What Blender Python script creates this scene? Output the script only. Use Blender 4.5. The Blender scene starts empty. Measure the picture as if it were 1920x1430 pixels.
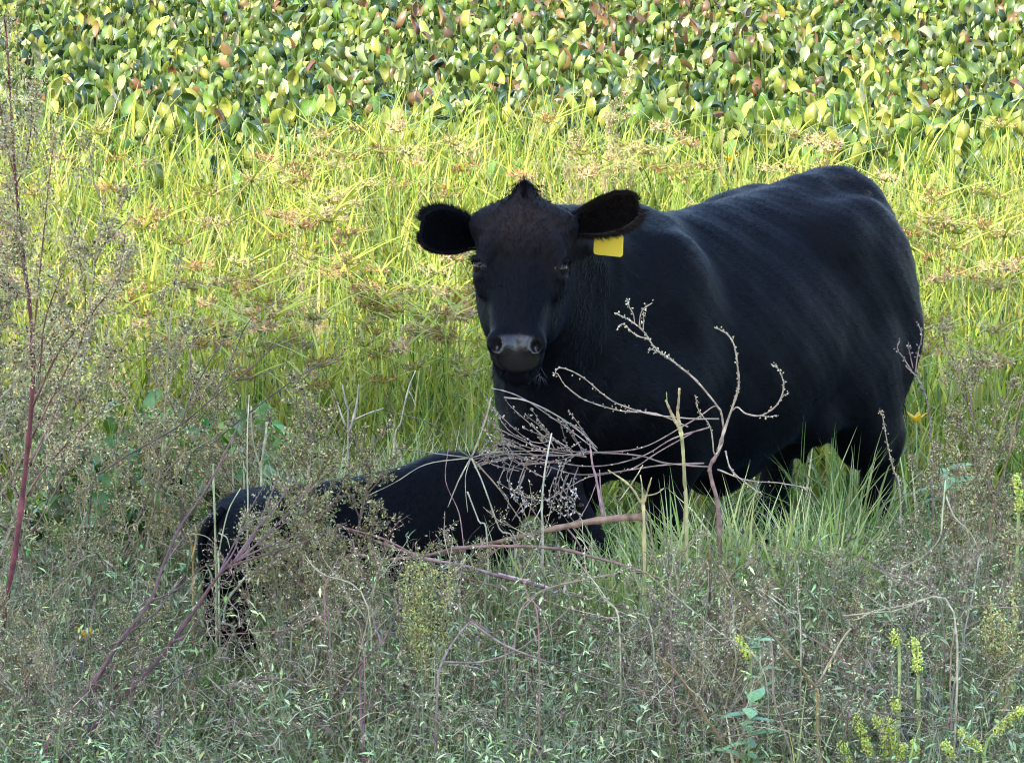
import bpy, math, random, os
import numpy as np
from mathutils import Vector, Matrix

# ------------------------------------------------------------------ camera
SC = bpy.context.scene
FPX = 10800.0                 # focal length in pixels of the 1920 px wide photograph
CAM_H = 3.86
PITCH = math.radians(10.6)
cam_d = bpy.data.cameras.new('camera')
cam = bpy.data.objects.new('camera', cam_d)
SC.collection.objects.link(cam)
cam.location = (0, 0, CAM_H)
cam.rotation_euler = (math.radians(90) - PITCH, 0, 0)
cam_d.sensor_width = 36
cam_d.lens = 36 * FPX / 1920
cam_d.clip_start = 0.5
cam_d.clip_end = 3000
SC.camera = cam

# ------------------------------------------------------------------ light
SUN_ELEV, SUN_AZ = math.radians(42), math.radians(32)     # azimuth: to the left of straight behind the camera
sdir = Vector((-math.sin(SUN_AZ) * math.cos(SUN_ELEV), -math.cos(SUN_AZ) * math.cos(SUN_ELEV), math.sin(SUN_ELEV)))
W = bpy.data.worlds.new('World')
SC.world = W
W.use_nodes = True
nt = W.node_tree
bg = nt.nodes['Background']
sky = nt.nodes.new('ShaderNodeTexSky')
sky.sky_type = 'NISHITA'
sky.sun_disc = False
sky.sun_elevation = SUN_ELEV
sky.sun_rotation = math.atan2(sdir.x, sdir.y)
nt.links.new(sky.outputs[0], bg.inputs[0])
bg.inputs[1].default_value = 0.15
sl = bpy.data.lights.new('sun', 'SUN')
sl.energy = 2.0
sl.angle = math.radians(0.5)
sl.color = (1.0, 0.91, 0.74)
sun = bpy.data.objects.new('sun', sl)
SC.collection.objects.link(sun)
sun.rotation_euler = sdir.to_track_quat('Z', 'Y').to_euler()
sun.location = (-10, -10, 30)
SC.view_settings.view_transform = 'Standard'
SC.view_settings.look = 'None'
SC.view_settings.exposure = 2.55
SC.view_settings.gamma = 1
SC.view_settings.use_curve_mapping = False
SC.render.engine = 'CYCLES'
SC.cycles.pixel_filter_type = 'BLACKMAN_HARRIS'
SC.cycles.filter_width = 1.05
SC.cycles.use_denoising = True
SC.cycles.denoising_prefilter = 'ACCURATE'
SC.cycles.adaptive_threshold = 0.005
SC.cycles.max_bounces = 8
SC.cycles.transparent_max_bounces = 8

RNG = np.random.default_rng(7)
random.seed(7)

# ------------------------------------------------------------------ helpers
def link(o, parent=None):
    SC.collection.objects.link(o)
    if parent is not None:
        o.parent = parent
    return o

def tag(o, label=None, cat=None, group=None, kind=None):
    if label: o['label'] = label
    if cat: o['category'] = cat
    if group: o['group'] = group
    if kind: o['kind'] = kind
    return o

def empty(name, loc, rz=0.0):
    o = bpy.data.objects.new(name, None)
    o.empty_display_size = 0.1
    o.location = loc
    o.rotation_euler = (0, 0, rz)
    return link(o)

def mesh_from(name, V, faces, cols=None, mat=None, smooth=True):
    """V (n,3); faces: list of int arrays (m,k); cols (n,3) per-vertex own colour."""
    me = bpy.data.meshes.new(name)
    V = np.ascontiguousarray(V, dtype=np.float32)
    me.vertices.add(len(V))
    me.vertices.foreach_set('co', V.ravel())
    faces = [f for f in faces if len(f)]
    loops = np.concatenate([f.ravel() for f in faces]).astype(np.int32)
    tot = np.concatenate([np.full(len(f), f.shape[1], dtype=np.int32) for f in faces])
    start = np.concatenate([[0], np.cumsum(tot)[:-1]]).astype(np.int32)
    me.loops.add(len(loops))
    me.loops.foreach_set('vertex_index', loops)
    me.polygons.add(len(tot))
    me.polygons.foreach_set('loop_start', start)
    me.polygons.foreach_set('loop_total', tot)
    me.polygons.foreach_set('use_smooth', np.full(len(tot), smooth, dtype=bool))
    if cols is not None:
        a = me.color_attributes.new('Col', 'FLOAT_COLOR', 'POINT')
        c = np.ones((len(V), 4), dtype=np.float32)
        c[:, :cols.shape[1] if hasattr(cols, 'shape') and cols.ndim == 2 else 3] = cols
        a.data.foreach_set('color', c.ravel())
    me.update(calc_edges=True)
    if mat: me.materials.append(mat)
    return me

def obj(name, me, parent=None, loc=None):
    o = bpy.data.objects.new(name, me)
    if loc is not None: o.location = loc
    return link(o, parent)

class MB:
    """collects pieces, then becomes ONE mesh"""
    def __init__(s): s.V = []; s.F = []; s.C = []; s.n = 0
    def add(s, V, F, C):
        V = np.asarray(V, dtype=np.float32)
        F = F if isinstance(F, list) else [F]
        for f in F: s.F.append(np.asarray(f) + s.n)
        C = np.asarray(C, dtype=np.float32)
        if C.ndim == 1: C = np.tile(C, (len(V), 1))
        s.V.append(V); s.C.append(C); s.n += len(V)
    def mesh(s, name, mat, origin=(0, 0, 0), smooth=True):
        V = np.concatenate(s.V) - np.asarray(origin, dtype=np.float32)
        by = {}
        for f in s.F: by.setdefault(f.shape[1], []).append(f)
        return mesh_from(name, V, [np.concatenate(v) for v in by.values()], np.concatenate(s.C), mat, smooth)

# a point of the picture (px,py of the 1920x1430 photograph) at ground distance Y from the camera
CP, SP = math.cos(PITCH), math.sin(PITCH)
def at(px, py, Y):
    u = (px - 960) / FPX; v = (715 - py) / FPX
    dy = CP + v * SP; dz = -SP + v * CP
    t = Y / dy
    return np.array((u * t, Y, CAM_H + dz * t))

def smooth_path(P, n):
    """Catmull-Rom through P, n points per span"""
    P = np.asarray(P, dtype=float)
    Q = np.vstack([2 * P[0] - P[1], P, 2 * P[-1] - P[-2]])
    out = []
    for i in range(1, len(Q) - 2):
        p0, p1, p2, p3 = Q[i - 1], Q[i], Q[i + 1], Q[i + 2]
        for t in np.linspace(0, 1, n, endpoint=False):
            out.append(0.5 * (2 * p1 + (p2 - p0) * t + (2 * p0 - 5 * p1 + 4 * p2 - p3) * t * t + (3 * p1 - p0 - 3 * p2 + p3) * t ** 3))
    out.append(P[-1])
    return np.array(out)

def tube(mb, P, R, col, sides=4, cap=True):
    P = np.asarray(P, dtype=float); n = len(P)
    R = np.broadcast_to(np.asarray(R, dtype=float), (n,))
    T = np.gradient(P, axis=0)
    T /= np.linalg.norm(T, axis=1, keepdims=True) + 1e-9
    up = np.array((0.31, 0.83, 0.47)) if abs(T[:, 1]).mean() < 0.8 else np.array((1.0, 0.1, 0.2))
    A = np.cross(T, up); A /= np.linalg.norm(A, axis=1, keepdims=True) + 1e-9
    B = np.cross(T, A)
    a = np.arange(sides) * 2 * math.pi / sides
    V = P[:, None, :] + R[:, None, None] * (np.cos(a)[None, :, None] * A[:, None, :] + np.sin(a)[None, :, None] * B[:, None, :])
    V = V.reshape(-1, 3)
    i = np.arange(n - 1)[:, None] * sides; k = np.arange(sides)[None, :]; k2 = (k + 1) % sides
    F = np.stack([i + k, i + k2, i + sides + k2, i + sides + k], -1).reshape(-1, 4)
    Fs = [F]
    if cap:
        Fs.append(np.array([[0] + list(range(sides - 1, 0, -1))]) if sides > 2 else F[:0])
        Fs.append(np.array([list(range((n - 1) * sides, n * sides))]))
    c = np.asarray(col, dtype=float)
    if c.ndim == 2: c = np.repeat(c, sides, axis=0)
    mb.add(V, Fs, c)

# ------------------------------------------------------------------ materials
def new_mat(name):
    m = bpy.data.materials.new(name); m.use_nodes = True
    return m, m.node_tree.nodes, m.node_tree.links, m.node_tree.nodes['Principled BSDF']

def plant_mat(name, rough=0.5, trans=0.3, noise=40.0, amt=0.35, spec=0.4, bump=0.0):
    m, N, L, P = new_mat(name)
    at_ = N.new('ShaderNodeAttribute'); at_.attribute_name = 'Col'
    tc = N.new('ShaderNodeTexCoord')
    nz = N.new('ShaderNodeTexNoise'); nz.inputs['Scale'].default_value = noise; nz.inputs['Detail'].default_value = 3
    L.new(tc.outputs['Object'], nz.inputs['Vector'])
    mr = N.new('ShaderNodeMapRange')
    mr.inputs['From Min'].default_value = 0.25; mr.inputs['From Max'].default_value = 0.75
    mr.inputs['To Min'].default_value = 1 - amt; mr.inputs['To Max'].default_value = 1 + amt
    L.new(nz.outputs['Fac'], mr.inputs['Value'])
    mx = N.new('ShaderNodeVectorMath'); mx.operation = 'SCALE'
    L.new(at_.outputs['Color'], mx.inputs[0]); L.new(mr.outputs[0], mx.inputs['Scale'])
    L.new(mx.outputs[0], P.inputs['Base Color'])
    P.inputs['Roughness'].default_value = rough
    P.inputs['Specular IOR Level'].default_value = spec
    if bump:
        bp = N.new('ShaderNodeBump'); bp.inputs['Strength'].default_value = bump; bp.inputs['Distance'].default_value = 0.003
        L.new(nz.outputs['Fac'], bp.inputs['Height']); L.new(bp.outputs[0], P.inputs['Normal'])
    if trans > 0:
        T = N.new('ShaderNodeBsdfTranslucent')
        tv = N.new('ShaderNodeVectorMath'); tv.operation = 'MULTIPLY'; tv.inputs[1].default_value = (1.15, 1.1, 0.6)
        L.new(mx.outputs[0], tv.inputs[0]); L.new(tv.outputs[0], T.inputs['Color'])
        S = N.new('ShaderNodeMixShader'); S.inputs[0].default_value = trans
        L.new(P.outputs[0], S.inputs[1]); L.new(T.outputs[0], S.inputs[2])
        L.new(S.outputs[0], N['Material Output'].inputs['Surface'])
    return m

def plain_mat(name, col, rough=0.5, spec=0.5):
    m, N, L, P = new_mat(name)
    P.inputs['Base Color'].default_value = (*col, 1)
    P.inputs['Roughness'].default_value = rough
    P.inputs['Specular IOR Level'].default_value = spec
    return m

def hide_mat(name, rough=0.62, sheen=0.5):
    """black cattle hide: own colour from the attribute, fine hair relief running along the body"""
    m, N, L, P = new_mat(name)
    at_ = N.new('ShaderNodeAttribute'); at_.attribute_name = 'Col'
    tc = N.new('ShaderNodeTexCoord')
    mp = N.new('ShaderNodeMapping'); mp.inputs['Scale'].default_value = (30, 90, 60)
    L.new(tc.outputs['Object'], mp.inputs['Vector'])
    nz = N.new('ShaderNodeTexNoise'); nz.inputs['Scale'].default_value = 2.5; nz.inputs['Detail'].default_value = 5
    L.new(mp.outputs[0], nz.inputs['Vector'])
    n2 = N.new('ShaderNodeTexNoise'); n2.inputs['Scale'].default_value = 5; n2.inputs['Detail'].default_value = 3
    L.new(tc.outputs['Object'], n2.inputs['Vector'])
    mr = N.new('ShaderNodeMapRange'); mr.inputs['To Min'].default_value = 0.6; mr.inputs['To Max'].default_value = 1.4
    L.new(n2.outputs['Fac'], mr.inputs['Value'])
    mx = N.new('ShaderNodeVectorMath'); mx.operation = 'SCALE'
    L.new(at_.outputs['Color'], mx.inputs[0]); L.new(mr.outputs[0], mx.inputs['Scale'])
    # alpha = 0 on the bare wet nose pad
    mb_ = N.new('ShaderNodeMix'); mb_.data_type = 'RGBA'
    L.new(at_.outputs['Alpha'], mb_.inputs['Factor']); mb_.inputs[6].default_value = (.010, .0075, .008, 1); L.new(mx.outputs[0], mb_.inputs[7])
    L.new(mb_.outputs[2], P.inputs['Base Color'])
    for sock, a0, a1 in (('Roughness', .30, rough), ('Specular IOR Level', .55, .07), ('Sheen Weight', 0.0, sheen)):
        mm = N.new('ShaderNodeMapRange'); mm.inputs['To Min'].default_value = a0; mm.inputs['To Max'].default_value = a1
        L.new(at_.outputs['Alpha'], mm.inputs['Value']); L.new(mm.outputs[0], P.inputs[sock])
    P.inputs['Sheen Roughness'].default_value = 0.4
    P.inputs['Sheen Tint'].default_value = (0.011, 0.018, 0.042, 1)
    bp = N.new('ShaderNodeBump'); bp.inputs['Strength'].default_value = 0.22; bp.inputs['Distance'].default_value = 0.006
    L.new(nz.outputs['Fac'], bp.inputs['Height']); L.new(bp.outputs[0], P.inputs['Normal'])
    return m
# ================================================================== cattle: implicit bodies
class Field:
    """signed-distance grid with smooth unions, then surface nets -> one continuous mesh"""
    def __init__(s, lo, hi, h):
        s.lo = np.array(lo, dtype=np.float32); s.h = h
        s.n = np.ceil((np.array(hi) - s.lo) / h).astype(int) + 1
        s.ax = [(s.lo[i] + h * np.arange(s.n[i])).astype(np.float32) for i in range(3)]
        s.f = np.full(s.n, 1.0, dtype=np.float32)
    def sl(s, lo, hi, pad):
        r = []
        for i in range(3):
            a = int(max(0, math.floor((lo[i] - pad - s.lo[i]) / s.h))); b = int(min(s.n[i], math.ceil((hi[i] + pad - s.lo[i]) / s.h) + 1))
            r.append(slice(a, max(b, a + 1)))
        g = np.meshgrid(s.ax[0][r[0]], s.ax[1][r[1]], s.ax[2][r[2]], indexing='ij')
        return tuple(r), g
    def union(s, r, d, k):
        a = s.f[r]
        h = np.maximum(k - np.abs(a - d), 0) / k
        s.f[r] = np.minimum(a, d) - h * h * k * 0.25
    def cut(s, r, d, k):
        a = s.f[r]; d = -d
        h = np.maximum(k - np.abs(a - d), 0) / k
        s.f[r] = np.maximum(a, d) + h * h * k * 0.25
    def cap(s, a, b, ra, rb, k=0.05, squash=None):
        a = np.array(a, dtype=float); b = np.array(b, dtype=float); R = max(ra, rb)
        r, g = s.sl(np.minimum(a, b) - R, np.maximum(a, b) + R, k + .02)
        ba = b - a; L2 = (ba ** 2).sum()
        px, py, pz = g[0] - a[0], g[1] - a[1], g[2] - a[2]
        t = np.clip((px * ba[0] + py * ba[1] + pz * ba[2]) / L2, 0, 1)
        qx, qy, qz = px - t * ba[0], py - t * ba[1], pz - t * ba[2]
        if squash: qy = qy / squash
        d = np.sqrt(qx ** 2 + qy ** 2 + qz ** 2) - (ra + (rb - ra) * t)
        if squash: d *= min(1, squash)
        s.union(r, d, k)
    def ell(s, c, rad, k=0.05, M=None, cut=False):
        """ellipsoid; M rows = local axes"""
        c = np.array(c, dtype=float); R = max(rad)
        r, g = s.sl(c - R, c + R, k + .02)
        p = [g[0] - c[0], g[1] - c[1], g[2] - c[2]]
        if M is not None: p = [p[0] * M[i][0] + p[1] * M[i][1] + p[2] * M[i][2] for i in range(3)]
        q = np.sqrt((p[0] / rad[0]) ** 2 + (p[1] / rad[1]) ** 2 + (p[2] / rad[2]) ** 2)
        q2 = np.sqrt((p[0] / rad[0] ** 2) ** 2 + (p[1] / rad[1] ** 2) ** 2 + (p[2] / rad[2] ** 2) ** 2) + 1e-6
        d = q * (q - 1) / q2
        (s.cut if cut else s.union)(r, d, k)
    def loft(s, M, o, tab, k=0.05, eu=2.0, el=2.2, low=0.45):
        """generalised cylinder. M rows = (length, side, up) axes, o = origin.
        tab rows: u, top, bottom, halfwidth"""
        tab = np.array(tab, dtype=float); o = np.array(o, dtype=float)
        R = tab[:, 3].max() + .02
        cs = []
        for u in (tab[0, 0], tab[-1, 0]):
            for w in (-R, R):
                for v in (tab[:, 1].max(), tab[:, 2].min()):
                    cs.append(o + u * np.array(M[0]) + w * np.array(M[1]) + v * np.array(M[2]))
        cs = np.array(cs)
        r, g = s.sl(cs.min(0), cs.max(0), k + .03)
        p = [g[0] - o[0], g[1] - o[1], g[2] - o[2]]
        u, w, v = [p[0] * M[i][0] + p[1] * M[i][1] + p[2] * M[i][2] for i in range(3)]
        # smooth (cubic) resampling of the table
        us = np.linspace(tab[0, 0], tab[-1, 0], 160)
        cols = []
        for j in (1, 2, 3):
            y = np.interp(us, tab[:, 0], tab[:, j])
            ker = np.hanning(13); ker /= ker.sum()
            yp = np.pad(y, 6, mode='reflect', reflect_type='odd')
            cols.append(np.convolve(yp, ker, 'valid'))
        top = np.interp(u, us, cols[0]); bot = np.interp(u, us, cols[1]); hw = np.interp(u, us, cols[2])
        c = bot + low * (top - bot)
        vr = np.where(v > c, top - c, c - bot)
        e = np.where(v > c, eu, el)
        q = ((np.abs(w) / np.maximum(hw, .01)) ** e + (np.abs(v - c) / np.maximum(vr, .01)) ** e) ** (1 / e)
        d = (q - 1) * np.minimum(hw, vr)
        dend = np.maximum(tab[0, 0] - u, u - tab[-1, 0])
        d = np.maximum(d, dend)
        s.union(r, d.astype(np.float32), k)
    def surface(s):
        f = s.f; nx, ny, nz = f.shape
        ins = f < 0
        c = ins[:-1, :-1, :-1].astype(np.int8)
        tot = sum(ins[i:nx - 1 + i, j:ny - 1 + j, k:nz - 1 + k].astype(np.int8) for i in (0, 1) for j in (0, 1) for k in (0, 1))
        act = (tot > 0) & (tot < 8)
        I = np.argwhere(act)
        idx = np.full(act.shape, -1, dtype=np.int64); idx[tuple(I.T)] = np.arange(len(I))
        acc = np.zeros((len(I), 3)); cnt = np.zeros(len(I))
        corners = [(i, j, k) for i in (0, 1) for j in (0, 1) for k in (0, 1)]
        for a in corners:
            for ax in range(3):
                if a[ax] == 1: continue
                b = list(a); b[ax] = 1
                va = f[I[:, 0] + a[0], I[:, 1] + a[1], I[:, 2] + a[2]]
                vb = f[I[:, 0] + b[0], I[:, 1] + b[1], I[:, 2] + b[2]]
                m = (va < 0) != (vb < 0)
                t = np.where(m, va / np.where(va == vb, 1, va - vb), 0)
                pt = np.tile(np.array(a, dtype=float), (len(I), 1)); pt[:, ax] += t
                acc[m] += pt[m]; cnt[m] += 1
        V = (I + acc / cnt[:, None]) * s.h + s.lo
        Q = []
        for ax in range(3):
            b, c2 = (ax + 1) % 3, (ax + 2) % 3
            s1 = [slice(None)] * 3; s2 = [slice(None)] * 3
            s1[ax] = slice(0, -1); s2[ax] = slice(1, None)
            A, B = ins[tuple(s1)], ins[tuple(s2)]
            E = np.argwhere(A != B)
            E = E[(E[:, b] > 0) & (E[:, c2] > 0) & (E[:, b] < f.shape[b] - 1) & (E[:, c2] < f.shape[c2] - 1)]
            fl = A[tuple(E.T)]
            def g(db, dc):
                K = E.copy(); K[:, b] -= db; K[:, c2] -= dc
                return idx[tuple(K.T)]
            q = np.stack([g(1, 1), g(0, 1), g(0, 0), g(1, 0)], -1)
            q[~fl] = q[~fl][:, ::-1]
            Q.append(q)
        Q = np.concatenate(Q); Q = Q[(Q >= 0).all(1)]
        # drop loose crumbs is not needed; relax a little
        for _ in range(2):
            S = np.zeros_like(V); n = np.zeros(len(V))
            for a, b in ((0, 1), (1, 2), (2, 3), (3, 0)):
                np.add.at(S, Q[:, a], V[Q[:, b]]); np.add.at(S, Q[:, b], V[Q[:, a]])
                np.add.at(n, Q[:, a], 1); np.add.at(n, Q[:, b], 1)
            V = V * 0.5 + 0.5 * S / n[:, None]
        N = np.zeros_like(V)
        fn = np.cross(V[Q[:, 2]] - V[Q[:, 0]], V[Q[:, 3]] - V[Q[:, 1]])
        for a in range(4): np.add.at(N, Q[:, a], fn)
        N /= np.linalg.norm(N, axis=1, keepdims=True) + 1e-9
        return V, Q, N

def coat(V, Q, N, count, length, flow, rng, width=0.0016, lift=0.35, keep=None):
    """short hairs lying along the flow direction, one thin triangle each"""
    c = V[Q].mean(1); fn = np.cross(V[Q[:, 2]] - V[Q[:, 0]], V[Q[:, 3]] - V[Q[:, 1]])
    ar = np.linalg.norm(fn, axis=1); fn /= ar[:, None] + 1e-9
    L = length(c) if callable(length) else np.full(len(c), length)
    w = ar.copy()
    if keep is not None: w = w * keep(c)
    pick = rng.choice(len(c), count, p=w / w.sum())
    a, b = rng.random(count), rng.random(count)
    q = Q[pick]
    p = ((1 - a) * (1 - b))[:, None] * V[q[:, 0]] + (a * (1 - b))[:, None] * V[q[:, 1]] + (a * b)[:, None] * V[q[:, 2]] + ((1 - a) * b)[:, None] * V[q[:, 3]]
    n = fn[pick]
    d = flow(p) + rng.normal(0, .28, (count, 3))
    d -= (d * n).sum(1)[:, None] * n
    d /= np.linalg.norm(d, axis=1, keepdims=True) + 1e-9
    d = d + n * (lift * (0.5 + rng.random(count)))[:, None]
    d /= np.linalg.norm(d, axis=1, keepdims=True)
    l = L[pick] * (0.6 + 0.8 * rng.random(count))
    s = np.cross(d, n); s /= np.linalg.norm(s, axis=1, keepdims=True) + 1e-9
    s *= width * 0.5
    p0 = p - n * 0.002
    VV = np.stack([p0 - s, p0 + s, p0 + d * l[:, None]], 1).reshape(-1, 3)
    F = np.arange(count * 3).reshape(-1, 3)
    return VV, F

def strands(P, D, L, width, rng, segs=3, droop=0.3):
    """curved hair strands (thin tapering strips)"""
    n = len(P)
    D = D / (np.linalg.norm(D, axis=1, keepdims=True) + 1e-9)
    side = np.cross(D, np.array((0.2, 1.0, 0.1))); side /= np.linalg.norm(side, axis=1, keepdims=True) + 1e-9
    pts = []; p = P.copy(); d = D.copy()
    for i in range(segs + 1):
        w = width * (1 - i / (segs + 0.3))
        pts.append(p - side * w / 2); pts.append(p + side * w / 2)
        p = p + d * (L / segs)[:, None]
        d = d + np.array((0, 0, -droop / segs)) + rng.normal(0, .10, (n, 3)); d /= np.linalg.norm(d, axis=1, keepdims=True)
    V = np.stack(pts, 1).reshape(-1, 3)
    m = 2 * (segs + 1)
    base = (np.arange(n) * m)[:, None]
    F = np.concatenate([base + np.array([2 * i, 2 * i + 1, 2 * i + 3, 2 * i + 2]) for i in range(segs)])
    return V, F

M_HIDE = hide_mat('black_hide')
M_HAIR = hide_mat('black_hair', 0.5, 0.3)
M_NOSE, _n, _l, _p = new_mat('wet_nose')
_p.inputs['Base Color'].default_value = (0.05, 0.045, 0.05, 1); _p.inputs['Roughness'].default_value = 0.36
_v = _n.new('ShaderNodeTexVoronoi'); _v.inputs['Scale'].default_value = 190
_t = _n.new('ShaderNodeTexCoord'); _l.new(_t.outputs['Object'], _v.inputs['Vector'])
_b = _n.new('ShaderNodeBump'); _b.inputs['Strength'].default_value = 0.35; _b.inputs['Distance'].default_value = 0.002
_l.new(_v.outputs['Distance'], _b.inputs['Height']); _l.new(_b.outputs[0], _p.inputs['Normal'])
M_EYE = plain_mat('eye_dark', (0.010, 0.006, 0.005), 0.12, 0.22)
M_HOOF = plain_mat('hoof_horn', (0.03, 0.027, 0.025), 0.45)
M_TAG = plain_mat('yellow_plastic', (0.98, 0.68, 0.06), 0.5)

HX = np.array((-.635, -.773, 0)); HX /= np.linalg.norm(HX)
HY = np.array((-HX[1], HX[0], 0.0)); HZ = np.array((0, 0, 1.0))
COW_O = np.array((.352, 16.9, 0.0))
def to_local(p, O=COW_O):
    d = np.asarray(p) - O
    return np.array((d @ HX, d @ HY, d[2]))
def vec_local(v): v = np.asarray(v, dtype=float); return np.array((v @ HX, v @ HY, v[2]))

def uv_ball(r, seg=20, ring=12):
    V = [(0, 0, r)]
    for i in range(1, ring):
        t = math.pi * i / ring
        for j in range(seg):
            a = 2 * math.pi * j / seg
            V.append((r * math.sin(t) * math.cos(a), r * math.sin(t) * math.sin(a), r * math.cos(t)))
    V.append((0, 0, -r)); V = np.array(V)
    T = [[0, 1 + j, 1 + (j + 1) % seg] for j in range(seg)]
    b = 1 + (ring - 2) * seg; T += [[b + (j + 1) % seg, b + j, len(V) - 1] for j in range(seg)]
    Q = [[1 + i * seg + j, 1 + (i + 1) * seg + j, 1 + (i + 1) * seg + (j + 1) % seg, 1 + i * seg + (j + 1) % seg] for i in range(ring - 2) for j in range(seg)]
    return V, [np.array(T), np.array(Q)]

def ear_mesh(base, tip, normal, halfw, rng, thick=0.012, cup=0.045, hairs=1500, droop_side=-1, hlen=0.035):
    """a cupped, paddle shaped ear. returns (V,[F]) of the ear and (V,F) of its hair, all in the animal's coordinates"""
    base = np.array(base, dtype=float); tip = np.array(tip, dtype=float)
    e1 = tip - base; L = np.linalg.norm(e1); e1 /= L
    n = np.array(normal, dtype=float); n -= (n @ e1) * e1; n /= np.linalg.norm(n)
    e2 = np.cross(n, e1)
    nu, nv = 22, 15
    prof_t = [0, .12, .3, .5, .7, .85, .95, 1.0]
    prof_w = [.44, .56, .80, .97, 1.0, .86, .62, .25]
    us = np.linspace(0, 1, nu); vs = np.linspace(-1, 1, nv)
    w = np.interp(us, prof_t, prof_w) * halfw
    front = np.zeros((nu, nv, 3))
    for i, u in enumerate(us):
        for j, v in enumerate(vs):
            dep = -cup * (1 - v * v) * (math.sin(math.pi * min(1, u * .9 + .1)) ** .7) - 0.03 * (1 - u) ** 2
            front[i, j] = base + e1 * (u * L) + e2 * (v * w[i]) + n * dep
    th = thick * (0.35 + 0.65 * (1 - vs[None, :, None] ** 2)) * (1 - 0.6 * us[:, None, None])
    back = front - n * (th + 0.003)
    V = np.concatenate([front.reshape(-1, 3), back.reshape(-1, 3)]); o = nu * nv
    F = []
    for i in range(nu - 1):
        for j in range(nv - 1):
            a = i * nv + j
            F.append((a, a + 1, a + nv + 1, a + nv)); F.append((o + a, o + a + nv, o + a + nv + 1, o + a + 1))
    for i in range(nu - 1):
        a = i * nv; F.append((a, a + nv, o + a + nv, o + a))
        a = i * nv + nv - 1; F.append((a, o + a, o + a + nv, a + nv))
    for j in range(nv - 1):
        a = (nu - 1) * nv + j; F.append((a, a + 1, o + a + 1, o + a))
    F = np.array(F)
    # hair: along the rim and inside the cup
    ne = hairs // 2
    u = rng.random(ne) ** .8 * .98 + .02; sg = rng.choice([-1, 1], ne)
    ww = np.interp(u, prof_t, prof_w) * halfw
    P = base + e1 * (u * L)[:, None] + e2 * (sg * ww * .97)[:, None] + n * rng.normal(-.006, .006, ne)[:, None]
    D = e2 * sg[:, None] * (0.8 - .3 * u)[:, None] + e1 * (0.35 + u * .9)[:, None] + n * rng.normal(0.0, .3, ne)[:, None] + rng.normal(0, .25, (ne, 3))
    Lh = hlen * (0.45 + rng.random(ne)) * np.where(sg == droop_side, 1.25, .6)
    A = strands(P, D, Lh, .0022, rng)
    ni = hairs - ne
    u = rng.random(ni) * .9 + .05; v = rng.uniform(-.9, .9, ni)
    ww = np.interp(u, prof_t, prof_w) * halfw
    dep = -cup * (1 - v * v) * np.sin(np.pi * np.minimum(1, u * .9 + .1)) ** .7
    P = base + e1 * (u * L)[:, None] + e2 * (v * ww)[:, None] + n * dep[:, None]
    D = n * (.55 + .3 * rng.random(ni))[:, None] + e1 * .7 + e2 * (-v * .5)[:, None] + rng.normal(0, .25, (ni, 3))
    B = strands(P, D, hlen * (0.5 + .8 * rng.random(ni)), .0022, rng)
    tipn = 260
    P = np.tile(tip, (tipn, 1)) + e2 * rng.uniform(-.55, .55, tipn)[:, None] * halfw - e1 * .008
    D = e1 + rng.normal(0, .35, (tipn, 3))
    C = strands(P, D, hlen * (.4 + .5 * rng.random(tipn)), .002, rng)
    HV = np.concatenate([A[0], B[0], C[0]])
    HF = np.concatenate([A[1], B[1] + len(A[0]), C[1] + len(A[0]) + len(B[0])])
    return V, F, HV, HF

BLACK = np.array((.0015, .0018, .0032)); BROWN = np.array((.011, .0065, .0045))

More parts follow.
